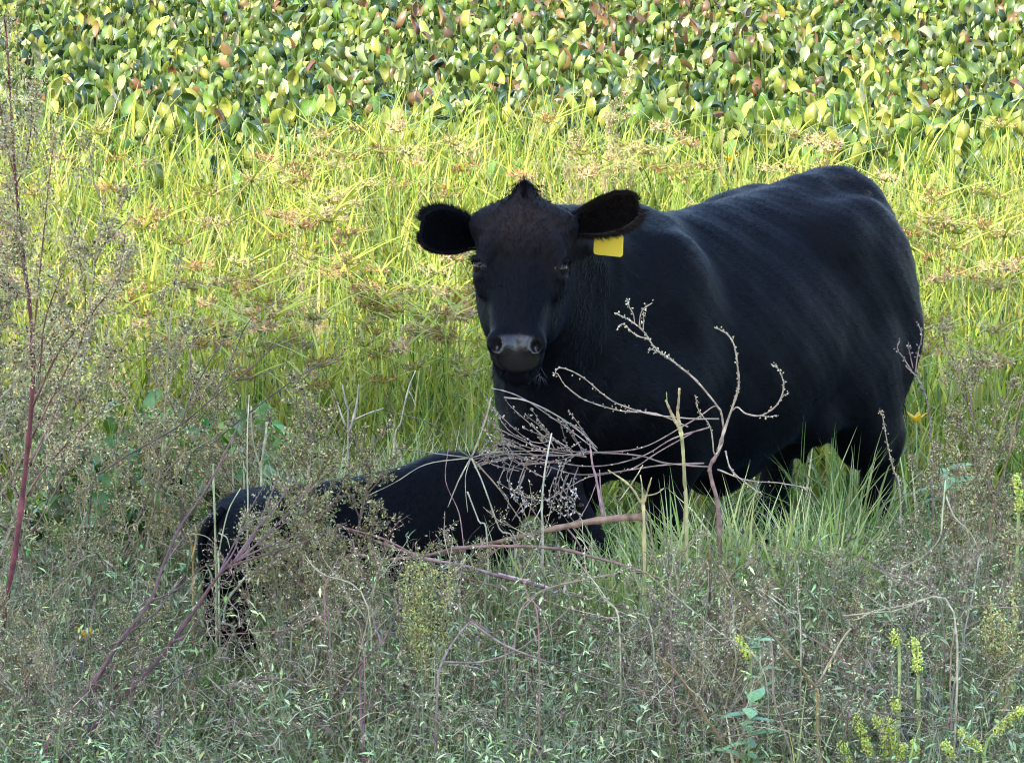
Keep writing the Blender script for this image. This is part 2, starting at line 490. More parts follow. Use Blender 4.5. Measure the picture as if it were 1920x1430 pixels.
def build_cow():
    h = .0105
    F = Field((-1.42, -.52, -.02), (1.12, .62, 1.42), h)
    I3 = np.eye(3)
    torso = [(-1.31, 1.0, .88, .05), (-1.28, 1.11, .80, .10), (-1.22, 1.19, .72, .15), (-1.08, 1.218, .63, .225), (-.95, 1.212, .57, .285),
             (-.80, 1.202, .48, .33), (-.60, 1.19, .425, .365), (-.42, 1.182, .385, .375), (-.25, 1.178, .38, .35), (-.10, 1.175, .39, .31),
             (.05, 1.168, .41, .275), (.18, 1.15, .43, .255), (.30, 1.11, .46, .235), (.40, 1.08, .50, .19), (.48, .97, .58, .13), (.53, .86, .68, .05)]
    F.loft(I3, (0, 0, 0), torso, k=.03, eu=1.85, el=2.3, low=.42)
    F.ell((.0, .0, 1.115), (.20, .09, .06), .08)
    F.ell((-1.22, .0, 1.185), (.09, .035, .035), .05)                      # withers
    for s in (1, -1):
        F.ell((.04, .185 * s, .88), (.17, .12, .30), .06)            # shoulder blade mass
        F.ell((.20, .19 * s, .70), (.13, .10, .15), .06)
        F.ell((-.80, .225 * s, 1.05), (.10, .08, .08), .10)         # hook bone
        F.ell((-1.18, .135 * s, 1.06), (.09, .055, .06), .07)
        F.ell((-1.16, .07 * s, 1.125), (.12, .075, .075), .06)          # pin bone
        F.ell((-.98, .20 * s, .86), (.27, .14, .31), .07)            # thigh
        F.ell((-1.13, .20 * s, .72), (.15, .12, .24), .06)
        F.cap((-.78, .25 * s, .58), (-.62, .28 * s, .50), .075, .05, .08)    # flank fold
        # hind leg
        F.cap((-.93, .21 * s, .68), (-1.12, .20 * s, .40), .155, .078, .06)
        F.cap((-1.15, .20 * s, .445), (-1.19, .20 * s, .40), .055, .045, .03)
        F.cap((-1.14, .20 * s, .42), (-1.10, .19 * s, .13), .066, .048, .04)
        F.cap((-1.10, .19 * s, .13), (-1.05, .19 * s, .05), .046, .045, .03)
        F.cap((-.80, .23 * s, .64), (-1.00, .21 * s, .40), .13, .085, .07)
        # fore leg
        F.cap((.06, .19 * s, .70), (.01, .17 * s, .50), .13, .085, .08)
        F.cap((.01, .17 * s, .52), (.03, .165 * s, .34), .08, .054, .05)
        F.ell((.035, .165 * s, .33), (.055, .055, .06), .03)
        F.cap((.03, .165 * s, .33), (.03, .165 * s, .11), .044, .037, .03)
        F.cap((.03, .165 * s, .11), (.075, .165 * s, .045), .043, .045, .03)
    F.cap((-.45, 0, .40), (-.70, 0, .44), .12, .10, .1)
    F.ell((-.80, .02, .50), (.17, .15, .15), .06)                     # udder
    for tx, ty in ((-.74, .09), (-.74, -.05), (-.86, .08), (-.86, -.05)):
        F.cap((tx, ty, .42), (tx + .005, ty, .345), .017, .012, .02)
    F.cap((.46, 0, .62), (.30, 0, .47), .07, .09, .08)                # brisket
    # head frame
    poll = to_local(at(983, 379, 16.36))
    fwd = vec_local((-.045, -1, 0)); fwd /= np.linalg.norm(fwd)
    side = np.cross((0, 0, 1), fwd)                                   # the cow's left
    th = math.radians(52)
    a = fwd * math.cos(th) - np.array((0, 0, math.sin(th)))           # down the face
    roll = math.radians(1.2)
    n = fwd * math.sin(th) + np.array((0, 0, math.cos(th)))
    ca, sa = math.cos(roll), math.sin(roll)
    a2, side2 = a * ca + side * sa * -1, side * ca + a * sa
    a, side = a2, side2
    n = np.cross(a, side) * -1
    if n @ fwd < 0: n = -n
    HM = np.array([a, side, n])
    HS = .885
    def hp(u, s_, n_): return poll + a * (u * HS) + side * s_ + n * n_
    # neck
    F.cap((.02, 0, 1.075), poll + a * .06 - n * .13, .135, .115, .10)
    F.cap((.12, 0, .95), hp(.16, -.0, -.20), .21, .12, .12, squash=.85)
    F.cap((.30, 0, .80), hp(.24, -.0, -.22), .16, .10, .10)
    head = [(-.045, -.05, -.10, .03), (-.02, -.005, -.16, .072), (.03, .026, -.22, .108), (.09, .036, -.24, .126), (.16, .036, -.25, .130), (.22, .028, -.252, .121),
            (.29, .022, -.245, .104), (.36, .017, -.215, .091), (.43, .016, -.175, .081), (.49, .014, -.148, .079), (.535, .004, -.132, .078), (.565, -.02, -.12, .064), (.585, -.05, -.10, .035)]
    head = [(r[0] * HS,) + r[1:] for r in head]
    F.loft(HM, poll, head, k=.035, eu=2.7, el=2.3, low=.62)
    F.ell(hp(-.028, 0, -.012), (.050, .030, .040), .06, HM)             # poll bump
    for s in (1, -1):
        F.ell(hp(.180, .092 * s, .016), (.050, .036, .028), .022, HM)   # brow ridge
        F.ell(hp(.242, .108 * s, -.004), (.042, .030, .032), .018, HM)  # lids
        F.ell(hp(.275, .112 * s, -.035), (.055, .02, .03), .03, HM)   # cheek bone
        F.ell(hp(.27, .080 * s, -.17), (.12, .040, .07), .05, HM)    # jaw muscle
        F.ell(hp(.515, .052 * s, .0), (.042, .035, .030), .02, HM)    # nostril flare
        F.ell(hp(.05, .105 * s, -.05), (.035, .05, .035), .07, HM)      # ear base
        F.ell(hp(.31, .062 * s, .030), (.11, .018, .014), .03, HM, cut=True)   # hollow beside the nose bridge
        F.ell(hp(.533, .056 * s, .020), (.020, .0150, .040), .006, HM, cut=True)
        F.ell(hp(.243, .128 * s, .010), (.022, .022, .016), .006, HM, cut=True)
        F.ell(hp(.285, .085 * s, .018), (.030, .010, .010), .015, HM, cut=True)
    for s in (1, -1): F.ell(hp(.225, .117 * s, .022), (.013, .026, .012), .010, HM)     # upper lid
    F.ell(hp(.13, 0, .036), (.07, .05, .012), .03, HM)
    F.ell(hp(.562, 0, -.072), (.03, .085, .007), .008, HM, cut=True)  # mouth line
    F.ell(hp(.555, 0, -.105), (.045, .058, .03), .03, HM)             # chin
    V, Q, N = F.surface()
    V[:, 0] = np.where(V[:, 0] < -.2, -.2 + (V[:, 0] + .2) * .865, V[:, 0])
    # living relief: ribs, muscle, folds of the neck, curls of the forehead
    def wob(p, s, k): return (np.sin(p[:, 0] * s + k) * np.sin(p[:, 1] * s * 1.3 + 2 * k + p[:, 2] * s * .4) + .6 * np.sin(p[:, 2] * s * 1.7 + 3 * k + p[:, 0] * s * .8) + .4 * np.sin(p[:, 0] * s * 2.9 - p[:, 2] * s * 2.3 + k))
    Lh = (V - poll) @ HM.T
    headm = np.exp(-np.clip(np.linalg.norm(V - hp(.27, 0, -.1), axis=1) - .26, 0, 9) * 25)
    bodym = (1 - headm) * np.clip((V[:, 2] - .45) / .15, 0, 1)
    amp = bodym * (.0040 * wob(V, 13, 1) + .0010 * wob(V, 43, 2))
    ribs = np.exp(-((V[:, 0] + .42) / .25) ** 4) * np.exp(-((V[:, 2] - .80) / .22) ** 2)
    amp += .0006 * ribs * np.sin((V[:, 0] + .25 * V[:, 2]) * 62)
    neck = np.exp(-((V[:, 0] - .36) / .16) ** 2) * bodym * (V[:, 2] < 1.12)
    amp += .0028 * neck * np.sin((V[:, 0] * 1.0 + .35 * V[:, 2]) * 88 + 1.5 * np.sin(V[:, 2] * 9))
    brow = np.exp(-((Lh[:, 0] - .12) / .10) ** 2) * headm * (Lh[:, 2] > -.05)
    amp += brow * (.0030 * np.sin(Lh[:, 0] * 150 + np.abs(Lh[:, 1]) * 160) + .0018 * wob(Lh, 95, 3))
    under = np.exp(-((Lh[:, 0] / HS - .29) / .035) ** 2 - ((np.abs(Lh[:, 1]) - .095) / .035) ** 2)
    amp += .003 * under * np.sin(Lh[:, 0] * 330)
    V = V + N * amp[:, None]
    # own colours
    L = (V - poll) @ HM.T
    C = np.tile(BLACK, (len(V), 1))
    rng = np.random.default_rng(3)
    hd = np.exp(-((L[:, 0] - .07) / .10) ** 2 - (L[:, 1] / .13) ** 2) * (L[:, 2] > -.06)
    C += BROWN * 1.7 * hd[:, None]
    rp = np.exp(-((V[:, 0] + .85) / .35) ** 2 - ((V[:, 2] - 1.20) / .10) ** 2)
    C += BROWN * .35 * rp[:, None]
    dirt = np.exp(-((V[:, 0] + 1.03) / .10) ** 2 - ((V[:, 2] - 1.10) / .12) ** 2) * (V[:, 1] > .04) * np.clip(wob(V, 70, 5) * wob(V, 29, 8) * 2 - .5, 0, 1)
    C += np.array((.05, .034, .02)) * dirt[:, None]
    def sst(x, a_, b_):
        t_ = np.clip((x - a_) / (b_ - a_), 0, 1); return t_ * t_ * (3 - 2 * t_)
    uu = L[:, 0] / HS; ww = np.abs(L[:, 1])
    pad = sst(uu + .010 * np.cos(L[:, 1] * 42), .500, .513) * (1 - sst(ww + .5 * np.clip(-L[:, 2] - .03, 0, 1), .060, .071)) * sst(L[:, 2], -.062, -.050)
    lid = np.exp(-((np.linalg.norm(L - np.array((.243 * HS, 0, .006)) - np.sign(L[:, 1:2]) * np.array((0, .122, 0)), axis=1) - .026) / .008) ** 2)
    C += np.array((.004, .0025, .002)) * lid[:, None]
    C = np.concatenate([C, (1 - np.maximum(pad, lid * .05))[:, None]], 1)
    root = empty('cow', COW_O, math.atan2(HX[1], HX[0]))
    tag(root, 'large black cow standing side on and looking at the camera, yellow tag in one ear', 'cow')
    me = mesh_from('cow_body', V, [Q], C, M_HIDE)
    obj('body', me, root)
    # coat
    def flow(p):
        l = (p - poll) @ HM.T
        ishead = (np.linalg.norm(p - hp(.27, 0, -.1), axis=1) < .36)
        f = np.tile(np.array((-.8, 0, -.55)), (len(p), 1))
        f[ishead] = a * 0.9 + side * 0
        leg = p[:, 2] < .5
        f[leg] = (0, 0, -1)
        return f
    def keep(c):
        l = (c - poll) @ HM.T
        return ~((l[:, 0] / HS > .46) & (np.abs(l[:, 1]) < .1) & (l[:, 2] > -.07)) * 1.0
    def lng(c):
        l = np.linalg.norm(c - hp(.05, 0, 0), axis=1)
        return .020 + .012 * np.exp(-(l / .10) ** 2) + .010 * np.exp(-((c[:, 0] - .35) / .15) ** 2)
    HV, HF = coat(V, Q, N, 120000, lng, flow, rng, keep=keep, width=.0026, lift=.22)
    hc = np.repeat(BLACK[None] * np.clip(rng.gamma(.9, 1.6, (len(HV) // 3, 1)), .2, 7), 3, axis=0)
    l = (HV - poll) @ HM.T
    hc += BROWN[None] * (.6 * np.exp(-((l[:, 0] - .05) / .12) ** 2) * (np.abs(l[:, 1]) < .16) * (l[:, 2] > -.08) * (l[:, 2] < .12))[:, None]
    hair = obj('coat_hair', mesh_from('coat_hair', HV, [HF], hc, M_HAIR), root); hair['kind'] = 'stuff'
    # poll tuft
    k = 1500
    P = hp(-.02, 0, .0) + side * (rng.normal(0, .028, k))[:, None] + a * rng.uniform(-.03, .04, k)[:, None] + n * .012
    D = np.array((0, 0, 1.0)) * .9 + side * rng.normal(.0, .10, k)[:, None] - side * ((P - poll) @ side * 9)[:, None] + fwd * .35 + rng.normal(0, .12, (k, 3))
    tv, tf = strands(P, D, .010 + .045 * rng.random(k) * np.exp(-((P - poll) @ side / .011) ** 2), .0022, rng, droop=.1)
    obj('poll_tuft', mesh_from('poll_tuft', tv, [tf], np.tile(BLACK + BROWN * .3, (len(tv), 1)), M_HAIR), root)
    # chin whiskers
    k = 160
    P = np.array([hp(.52 + .05 * rng.random(), rng.uniform(-.075, .075), -.11 - .02 * rng.random()) for _ in range(k)])
    tv, tf = strands(P, fwd * .4 - np.array((0, 0, .6)) + rng.normal(0, .4, (k, 3)), .02 + .02 * rng.random(k), .0014, rng)
    obj('whiskers', mesh_from('whiskers', tv, [tf], np.tile((.05, .05, .055), (len(tv), 1)), M_HAIR), root)
    # eyes with lashes
    bv, bf = uv_ball(.0235)
    for s in (1, -1):
        c = hp(.243, .1115 * s, .002)
        e = obj('eye', mesh_from('eye', bv, bf, None, M_EYE), root, c)
        k = 90
        ang = rng.uniform(-1.2, 1.2, k)
        P = np.array([hp(.243 - .022 * math.cos(t), (.128 - .01 * math.sin(t)) * s, .014 + .016 * math.sin(t)) for t in ang])
        D = side * s * .6 - a * .35 + n * .5 + rng.normal(0, .2, (k, 3))
        lv, lf = strands(P - c, D, .016 + .010 * rng.random(k), .0016, rng, droop=.4)
        obj('eyelash', mesh_from('eyelash', lv, [lf], np.tile((.01, .01, .011), (len(lv), 1)), M_HAIR), e)
    # ears
    cam_n = vec_local((-.05, -1, .15))
    specs = [((905, 446, 16.42), (789, 425, 16.36), 1, -.064, (.004, .004, .005)), ((1066, 424, 16.42), (1197, 383, 16.36), -1, .056, (.010, .007, .0055))]
    for (b, t, ds, hw, colr) in specs:
        nn = cam_n + (np.array((0, 0, .25)) if ds < 0 else 0)
        bb = to_local(at(*b)); tt = to_local(at(*t))
        ev, ef, hv, hf = ear_mesh(bb, tt, nn, abs(hw), rng, hairs=6500, droop_side=(-1 if ds > 0 else -1), hlen=.019)
        e = obj('ear', mesh_from('ear', ev, [ef], np.tile(colr, (len(ev), 1)), M_HIDE), root)
        x = obj('ear_hair', mesh_from('ear_hair', hv, [hf], np.tile(np.array(colr) * 1.3, (len(hv), 1)), M_HAIR), e); x['kind'] = 'stuff'
        if ds < 0:
            # yellow ear tag: rounded square with a narrow neck, 2.5 mm thick
            ctr = to_local(at(1141, 454, 16.455))
            ex = vec_local(at(1171, 459, 16.435) - at(1111, 453, 16.475)); ex /= np.linalg.norm(ex)
            ez = np.array((0, 0, 1.0)) + ex * .03; ez -= (ez @ ex) * ex; ez /= np.linalg.norm(ez); ey = np.cross(ez, ex)
            w, hgt, r = .0455, .040, .009
            pts = []
            for (cx, cz, a0) in ((w - r, -hgt + r, -90), (w - r, hgt * .62 - r, 0)):
                for q in range(5):
                    t_ = math.radians(a0 + 22.5 * q); pts.append((cx + r * math.cos(t_), cz + r * math.sin(t_)))
            pts += [(.018, hgt * .95), (.013, hgt * 1.35), (-.013, hgt * 1.35), (-.018, hgt * .95)]
            for (cx, cz, a0) in ((-w + r, hgt * .62 - r, 90), (-w + r, -hgt + r, 180)):
                for q in range(5):
                    t_ = math.radians(a0 + 22.5 * q); pts.append((cx + r * math.cos(t_), cz + r * math.sin(t_)))
            m = len(pts)
            tv = np.array([ctr + ex * p[0] + ez * p[1] + ey * d for d in (-.00125, .00125) for p in pts])
            quads = np.array([[i, (i + 1) % m, m + (i + 1) % m, m + i] for i in range(m)])
            tg = obj('ear_tag', mesh_from('ear_tag', tv, [quads, np.array([list(range(m))[::-1]]), np.array([list(range(m, 2 * m))])], None, M_TAG, smooth=False), e)
            tg['label'] = 'plain yellow plastic tag hanging from the ear'
    # tail
    mb = MB()
    tp = smooth_path([(-1.04, .0, 1.18), (-1.10, .0, 1.15), (-1.135, .02, 1.05), (-1.155, .06, .90), (-1.165, .10, .74), (-1.15, .13, .60), (-1.14, .14, .54)], 6)
    tube(mb, tp, np.interp(np.linspace(0, 1, len(tp)), [0, .1, .5, 1], [.026, .026, .020, .016]), BLACK, 10)
    tl = obj('tail', mb.mesh('tail', M_HIDE), root)
    k = 700
    P = np.tile((-1.15, .14, .56), (k, 1)) + rng.normal(0, .014, (k, 3)) * (1, 1, 3)
    tv, tf = strands(P, np.array((0, 0, -1)) + rng.normal(0, .10, (k, 3)), .10 + .08 * rng.random(k), .003, rng)
    obj('tail_switch', mesh_from('tail_switch', tv, [tf], np.tile(BLACK, (len(tv), 1)), M_HAIR), tl)
    k = 60
    P = np.array((-1.09, 0, 1.20)) + rng.normal(0, .02, (k, 3)) * (1.5, 1, .3)
    tv, tf = strands(P, np.array((-.8, 0, .35)) + rng.normal(0, .2, (k, 3)), .015 + .02 * rng.random(k), .002, rng)
    obj('tailhead_hair', mesh_from('tailhead_hair', tv, [tf], np.tile(BLACK, (len(tv), 1)), M_HAIR), root)
    # hooves
    for (x, y) in ((.085, .165), (.085, -.165), (-.945, .19), (-.945, -.19)):
        mb = MB()
        for sx in (-.027, .027):
            prof = [(.0, -.055, .04), (.028, -.045, .036), (.055, -.03, .03)]
            vs = []
            for (z, x0, w) in prof:
                for q in range(10):
                    t_ = 2 * math.pi * q / 10
                    vs.append((x + (x0 + .03) + .055 * math.cos(t_) * (1 - z * 4), y + sx + .026 * math.sin(t_), z))
            vs = np.array(vs); q4 = [[i * 10 + j, i * 10 + (j + 1) % 10, (i + 1) * 10 + (j + 1) % 10, (i + 1) * 10 + j] for i in range(2) for j in range(10)]
            mb.add(vs, [np.array(q4), np.array([list(range(9, -1, -1))]), np.array([list(range(20, 30))])], (.03, .03, .03))
        obj('hoof', mb.mesh('hoof', M_HOOF), root)
    return root

def build_calf():
    h = .009
    # calf coordinates: X towards its head, Y its left
    O = np.array((-.62, 16.08, 0)); ang = math.atan2(.34, .66)
    cx = np.array((math.cos(ang), math.sin(ang), 0)); cy = np.array((-math.sin(ang), math.cos(ang), 0))
    F = Field((-.42, -.30, -.02), (.98, .30, .80), h)
    torso = [(-.26, .47, .40, .03), (-.24, .53, .33, .08), (-.18, .575, .29, .12), (-.08, .60, .26, .145), (.05, .60, .235, .15), (.20, .605, .22, .155), (.34, .625, .22, .15),
             (.46, .645, .22, .135), (.56, .63, .23, .12), (.64, .58, .26, .10), (.70, .52, .31, .05)]
    F.loft(np.eye(3), (0, 0, 0), torso, k=.02, low=.42)
    hd0, hd1 = np.array((.80, -.03, .54)), np.array((.92, -.10, .29))
    F.cap((.50, 0, .53), hd0, .11, .085, .07)
    F.cap(hd0 - (0, 0, .02), hd1, .088, .052, .05, squash=.8)
    F.ell(hd1, (.05, .045, .04), .03)
    for s in (1, -1):
        F.ell((-.10, .085 * s, .42), (.15, .075, .16), .05)
        F.ell((.50, .085 * s, .42), (.10, .06, .17), .05)
        F.cap((-.10, .09 * s, .36), (-.20, .085 * s, .235), .07, .034, .04)
        F.cap((-.20, .085 * s, .24), (-.18, .08 * s, .06), .031, .024, .02)
        F.cap((-.18, .08 * s, .06), (-.155, .08 * s, .02), .027, .028, .02)
        F.cap((.50, .08 * s, .36), (.50, .08 * s, .22), .06, .036, .04)
        F.ell((.505, .08 * s, .20), (.034, .032, .036), .02)
        F.cap((.50, .08 * s, .20), (.50, .08 * s, .06), .028, .023, .02)
        F.cap((.50, .08 * s, .06), (.52, .08 * s, .02), .027, .028, .02)
    V, Q, N = F.surface()
    V[:, 2] = np.where(V[:, 2] > .25, .25 + (V[:, 2] - .25) * .85, V[:, 2])
    rng = np.random.default_rng(5)
    C = np.tile(BLACK, (len(V), 1))
    C += BROWN * .35 * np.exp(-((V[:, 0] - .72) / .15) ** 2)[:, None]
    root = empty('calf', O, ang)
    tag(root, 'small black calf standing behind the tangled dry weeds beside the cow', 'calf')
    obj('body', mesh_from('calf_body', V, [Q], C, M_HIDE), root)
    HV, HF = coat(V, Q, N, 40000, .020, lambda p: np.tile((-.7, 0, -.6), (len(p), 1)), rng, width=.0018, lift=.5)
    x = obj('coat_hair', mesh_from('calf_coat', HV, [HF], np.tile(BLACK * 1.3 + BROWN * .15, (len(HV), 1)), M_HAIR), root); x['kind'] = 'stuff'
    hd0 = hd0 * (1, 1, .85) + (0, 0, .0375); hd1 = hd1 * (1, 1, .85) + (0, 0, .0375)
    for s in (1, -1):
        b = hd0 + (0, .065 * s, .03); t = b + (-.04, .15 * s, .015)
        ev, ef, hv, hf = ear_mesh(b, t, (.8, -.4, .1), .045, rng, thick=.006, cup=.025, hairs=500, hlen=.02)
        e = obj('ear', mesh_from('calf_ear', ev, [ef], np.tile(BLACK, (len(ev), 1)), M_HIDE), root)
        obj('ear_hair', mesh_from('calf_ear_hair', hv, [hf], np.tile(BLACK * 1.3, (len(hv), 1)), M_HAIR), e)['kind'] = 'stuff'
        bv, bf = uv_ball(.014, 12, 8)
        obj('eye', mesh_from('calf_eye', bv, bf, None, M_EYE), root, hd0 * .55 + hd1 * .45 + np.array((.0, .062 * s, .03)))
    mb = MB()
    tp = smooth_path([(-.22, 0, .50), (-.275, .0, .45), (-.285, .01, .38), (-.27, .01, .26), (-.26, .01, .18)], 5)
    tube(mb, tp, np.linspace(.018, .009, len(tp)), BLACK, 8)
    tl = obj('tail', mb.mesh('calf_tail', M_HIDE), root)
    k = 250
    P = np.tile((-.262, .01, .20), (k, 1)) + rng.normal(0, .006, (k, 3))
    tv, tf = strands(P, np.array((0, 0, -1)) + rng.normal(0, .1, (k, 3)), .06 + .06 * rng.random(k), .002, rng)
    obj('tail_switch', mesh_from('calf_switch', tv, [tf], np.tile(BLACK, (len(tv), 1)), M_HAIR), tl)
    return root
# ================================================================== plants
def jitter_rgb(base, n, rng, sat=.18, val=.25):
    b = np.asarray(base, dtype=float)
    return np.clip(b[None] * (1 + rng.normal(0, val, (n, 1))) * (1 + rng.normal(0, sat, (n, 3)) * np.array((1, .5, .8))), .004, .9)

def twig_path(p, d, L, rng, segs=4, up=.25, wob=.12):
    P = [np.array(p, dtype=float)]; d = np.array(d, dtype=float); d /= np.linalg.norm(d)
    for i in range(segs):
        P.append(P[-1] + d * L / segs)
        d = d + np.array((0, 0, up / segs)) + rng.normal(0, wob, 3); d /= np.linalg.norm(d)
    return np.array(P), d

def blades(P, az, lean, bend, L, Wd, cols, rng, segs=4, fold=True):
    """grass blades: P (n,3) roots, az azimuth, lean/bend angles from vertical, L length, Wd width, cols (n,3)"""
    n = len(P)
    hd = np.stack([np.cos(az), np.sin(az), np.zeros(n)], 1)
    tw = rng.uniform(-1.0, 1.0, n)
    sd = np.stack([-np.sin(az + tw), np.cos(az + tw), np.zeros(n)], 1)
    pts = []; p = P.copy()
    for i in range(segs + 1):
        t = i / segs
        w = Wd * (1 - t ** 1.6) * (0.75 + .25 * min(1, t * 5))
        if i < segs:
            pts += [p - sd * (w / 2)[:, None], p + sd * (w / 2)[:, None]]
        else: pts += [p]
        th = lean + bend * (t ** 1.3)
        d = hd * np.sin(th)[:, None]; d[:, 2] = np.cos(th)
        p = p + d * (L / segs)[:, None]
        p[:, 2] = np.maximum(p[:, 2], .01)
    V = np.stack(pts, 1).reshape(-1, 3); m = 2 * segs + 1
    base = (np.arange(n) * m)[:, None]
    Q = np.concatenate([base + np.array([2 * i, 2 * i + 1, 2 * i + 3, 2 * i + 2]) for i in range(segs - 1)])
    T = base + np.array([2 * segs - 2, 2 * segs - 1, 2 * segs])
    C = np.repeat(cols, m, axis=0)
    return V, [Q, T], C

def rot_mats(az, tilt, spin):
    """rotation: spin about own Z, tilt from vertical about X, then azimuth"""
    def Rz(a): c, s = np.cos(a), np.sin(a); z = np.zeros_like(a); o = np.ones_like(a); return np.stack([np.stack([c, -s, z], -1), np.stack([s, c, z], -1), np.stack([z, z, o], -1)], -2)
    def Ry(a): c, s = np.cos(a), np.sin(a); z = np.zeros_like(a); o = np.ones_like(a); return np.stack([np.stack([c, z, s], -1), np.stack([z, o, z], -1), np.stack([-s, z, c], -1)], -2)
    return Rz(az) @ Ry(tilt) @ Rz(spin)

def scatter(TV, TF, M, P, cols, S=None):
    """copies of a template as one array. TV (m,3), TF list of (k,q), M (n,3,3), P (n,3)"""
    n, m = len(P), len(TV)
    if S is not None: M = M * S[:, None, None]
    V = np.einsum('nij,mj->nmi', M, TV) + P[:, None, :]
    b = (np.arange(n) * m)[:, None, None]
    F = [(b + f[None]).reshape(-1, f.shape[1]) for f in TF]
    return V.reshape(-1, 3), F, np.repeat(cols, m, axis=0)

def leaf_template(l=1.0, w=.4, nu=5, prof=None, cup=.15, curl=.2, nv=3):
    """leaf standing up along +Z from origin, face towards +X; profile of half widths"""
    us = np.linspace(0, 1, nu + 1)
    prof = prof or ([0, .15, .4, .65, .85, 1], [.12, .45, .95, 1, .7, .12])
    V = []
    vs = np.linspace(-1, 1, nv)
    for u in us:
        hw = np.interp(u, *prof) * w / 2
        for v in vs:
            V.append((curl * u * u * l + cup * w * v * v, v * hw, u * l))
    F = [[i * nv + j, i * nv + j + 1, (i + 1) * nv + j + 1, (i + 1) * nv + j] for i in range(nu) for j in range(nv - 1)]
    return np.array(V), [np.array(F)]

M_LEAF = plant_mat('water_plant_leaf', rough=.34, trans=.30, noise=18, amt=.30, spec=.5)
M_SEDGE = plant_mat('sedge_blade', rough=.5, trans=.38, noise=6, amt=.22, spec=.35)
M_HERB = plant_mat('shaded_herb_leaf', rough=.40, trans=.06, noise=14, amt=.35, spec=.65)
M_DRY = plant_mat('dry_seed', rough=.7, trans=.06, noise=30, amt=.45, spec=.3)
M_STEM = plant_mat('woody_stem', rough=.6, trans=0, noise=45, amt=.45, spec=.3, bump=.4)
M_STRAW = plant_mat('straw', rough=.6, trans=.15, noise=25, amt=.25, spec=.3)

# ------------------------------------------------------------------ ground, water
def soil_mat():
    m, N, L, P = new_mat('damp_soil')
    tc = N.new('ShaderNodeTexCoord'); nz = N.new('ShaderNodeTexNoise'); nz.inputs['Scale'].default_value = 7; nz.inputs['Detail'].default_value = 8
    L.new(tc.outputs['Object'], nz.inputs['Vector'])
    cr = N.new('ShaderNodeValToRGB'); e = cr.color_ramp.elements
    e[0].position = .35; e[0].color = (.018, .016, .008, 1); e[1].position = .7; e[1].color = (.06, .065, .025, 1)
    L.new(nz.outputs['Fac'], cr.inputs[0]); L.new(cr.outputs[0], P.inputs['Base Color'])
    P.inputs['Roughness'].default_value = .85
    b = N.new('ShaderNodeBump'); b.inputs['Distance'].default_value = .03; L.new(nz.outputs['Fac'], b.inputs['Height']); L.new(b.outputs[0], P.inputs['Normal'])
    return m

def shore(x):
    """distance at which the water plants take over from the sedge"""
    return 24.6 + .5 * np.sin(x * 1.3 + .6) + .45 * np.sin(x * 2.9 + 2) - .42 * x

def build_ground():
    xs = np.concatenate([np.linspace(-600, -12, 10), np.linspace(-10, 10, 81), np.linspace(12, 600, 10)])
    ys = np.concatenate([np.linspace(-80, 10, 10), np.linspace(11, 45, 103), np.linspace(60, 1500, 24)])
    X, Y = np.meshgrid(xs, ys, indexing='ij')
    edge = shore(np.clip(X, -6, 6))
    dip = np.clip((Y - edge) / 2.0, 0, 1) * np.clip((90 - Y) / 10, 0, 1)
    Z = .015 * np.sin(X * 3.1 + Y * 1.7) * np.sin(Y * 2.3) * (np.abs(X) < 11) - .45 * dip * dip * (3 - 2 * dip)
    bank = np.clip((2.0 - Y) / 6, 0, 1)                      # the bank the camera stands on
    Z = Z + bank * 2.2
    nx, ny = len(xs), len(ys)
    I = np.arange(nx * ny).reshape(nx, ny)
    F = np.stack([I[:-1, :-1], I[1:, :-1], I[1:, 1:], I[:-1, 1:]], -1).reshape(-1, 4)
    g = obj('ground', mesh_from('ground', np.stack([X, Y, Z], -1).reshape(-1, 3), [F], None, soil_mat())); tag(g, kind='structure')
    m, N, L, P = new_mat('pond_water')
    P.inputs['Base Color'].default_value = (.012, .016, .010, 1); P.inputs['Roughness'].default_value = .08
    w = obj('pond_water', mesh_from('pond_water', np.array([(-500, 22, -.10), (500, 22, -.10), (500, 100, -.10), (-500, 100, -.10)]), [np.array([[0, 1, 2, 3]])], None, m)); tag(w, kind='structure')

# ------------------------------------------------------------------ water hyacinth: individuals near the shore, the rest as one mass
def hy_leaf_cols(n, rng, wx=None):
    pal = np.array([(.095, .155, .030), (.17, .25, .045), (.28, .34, .07), (.36, .37, .07), (.36, .42, .20), (.26, .16, .06), (.045, .09, .04), (.22, .10, .045)])
    k = rng.choice(8, n, p=[.20, .23, .21, .10, .12, .035, .09, .015])
    c = pal[k] * .74 * (1 + rng.normal(0, .26, (n, 1))) * (1 + rng.normal(0, .07, (n, 3)))
    return np.clip(c, .01, .8)

HY_T = [leaf_template(1, .62, 4, ([0, .12, .35, .6, .82, .94, 1], [.14, .55, .95, 1, .80, .48, .10]), cup, curl) for cup, curl in ((.35, .15), (.75, .30), (.30, -.30), (.60, .60))]

def hy_plant(rng, k):
    """leaf transforms of one rosette, relative to its centre: positions, rotations, sizes"""
    az = np.linspace(0, 2 * math.pi, k, endpoint=False) + rng.uniform(0, 1, k) + rng.uniform(0, 6.28)
    til = rng.uniform(.0, 1.1, k)
    h = rng.uniform(.10, .30, k)
    r = h * np.tan(til * .7)
    P = np.stack([np.cos(az) * r, np.sin(az) * r, h - .1], 1)
    M = rot_mats(az, til + rng.normal(0, .25, k), rng.normal(0, 1.1, k) + rng.choice([0, math.pi], k))
    S = rng.uniform(.042, .098, k)
    return P, M, S

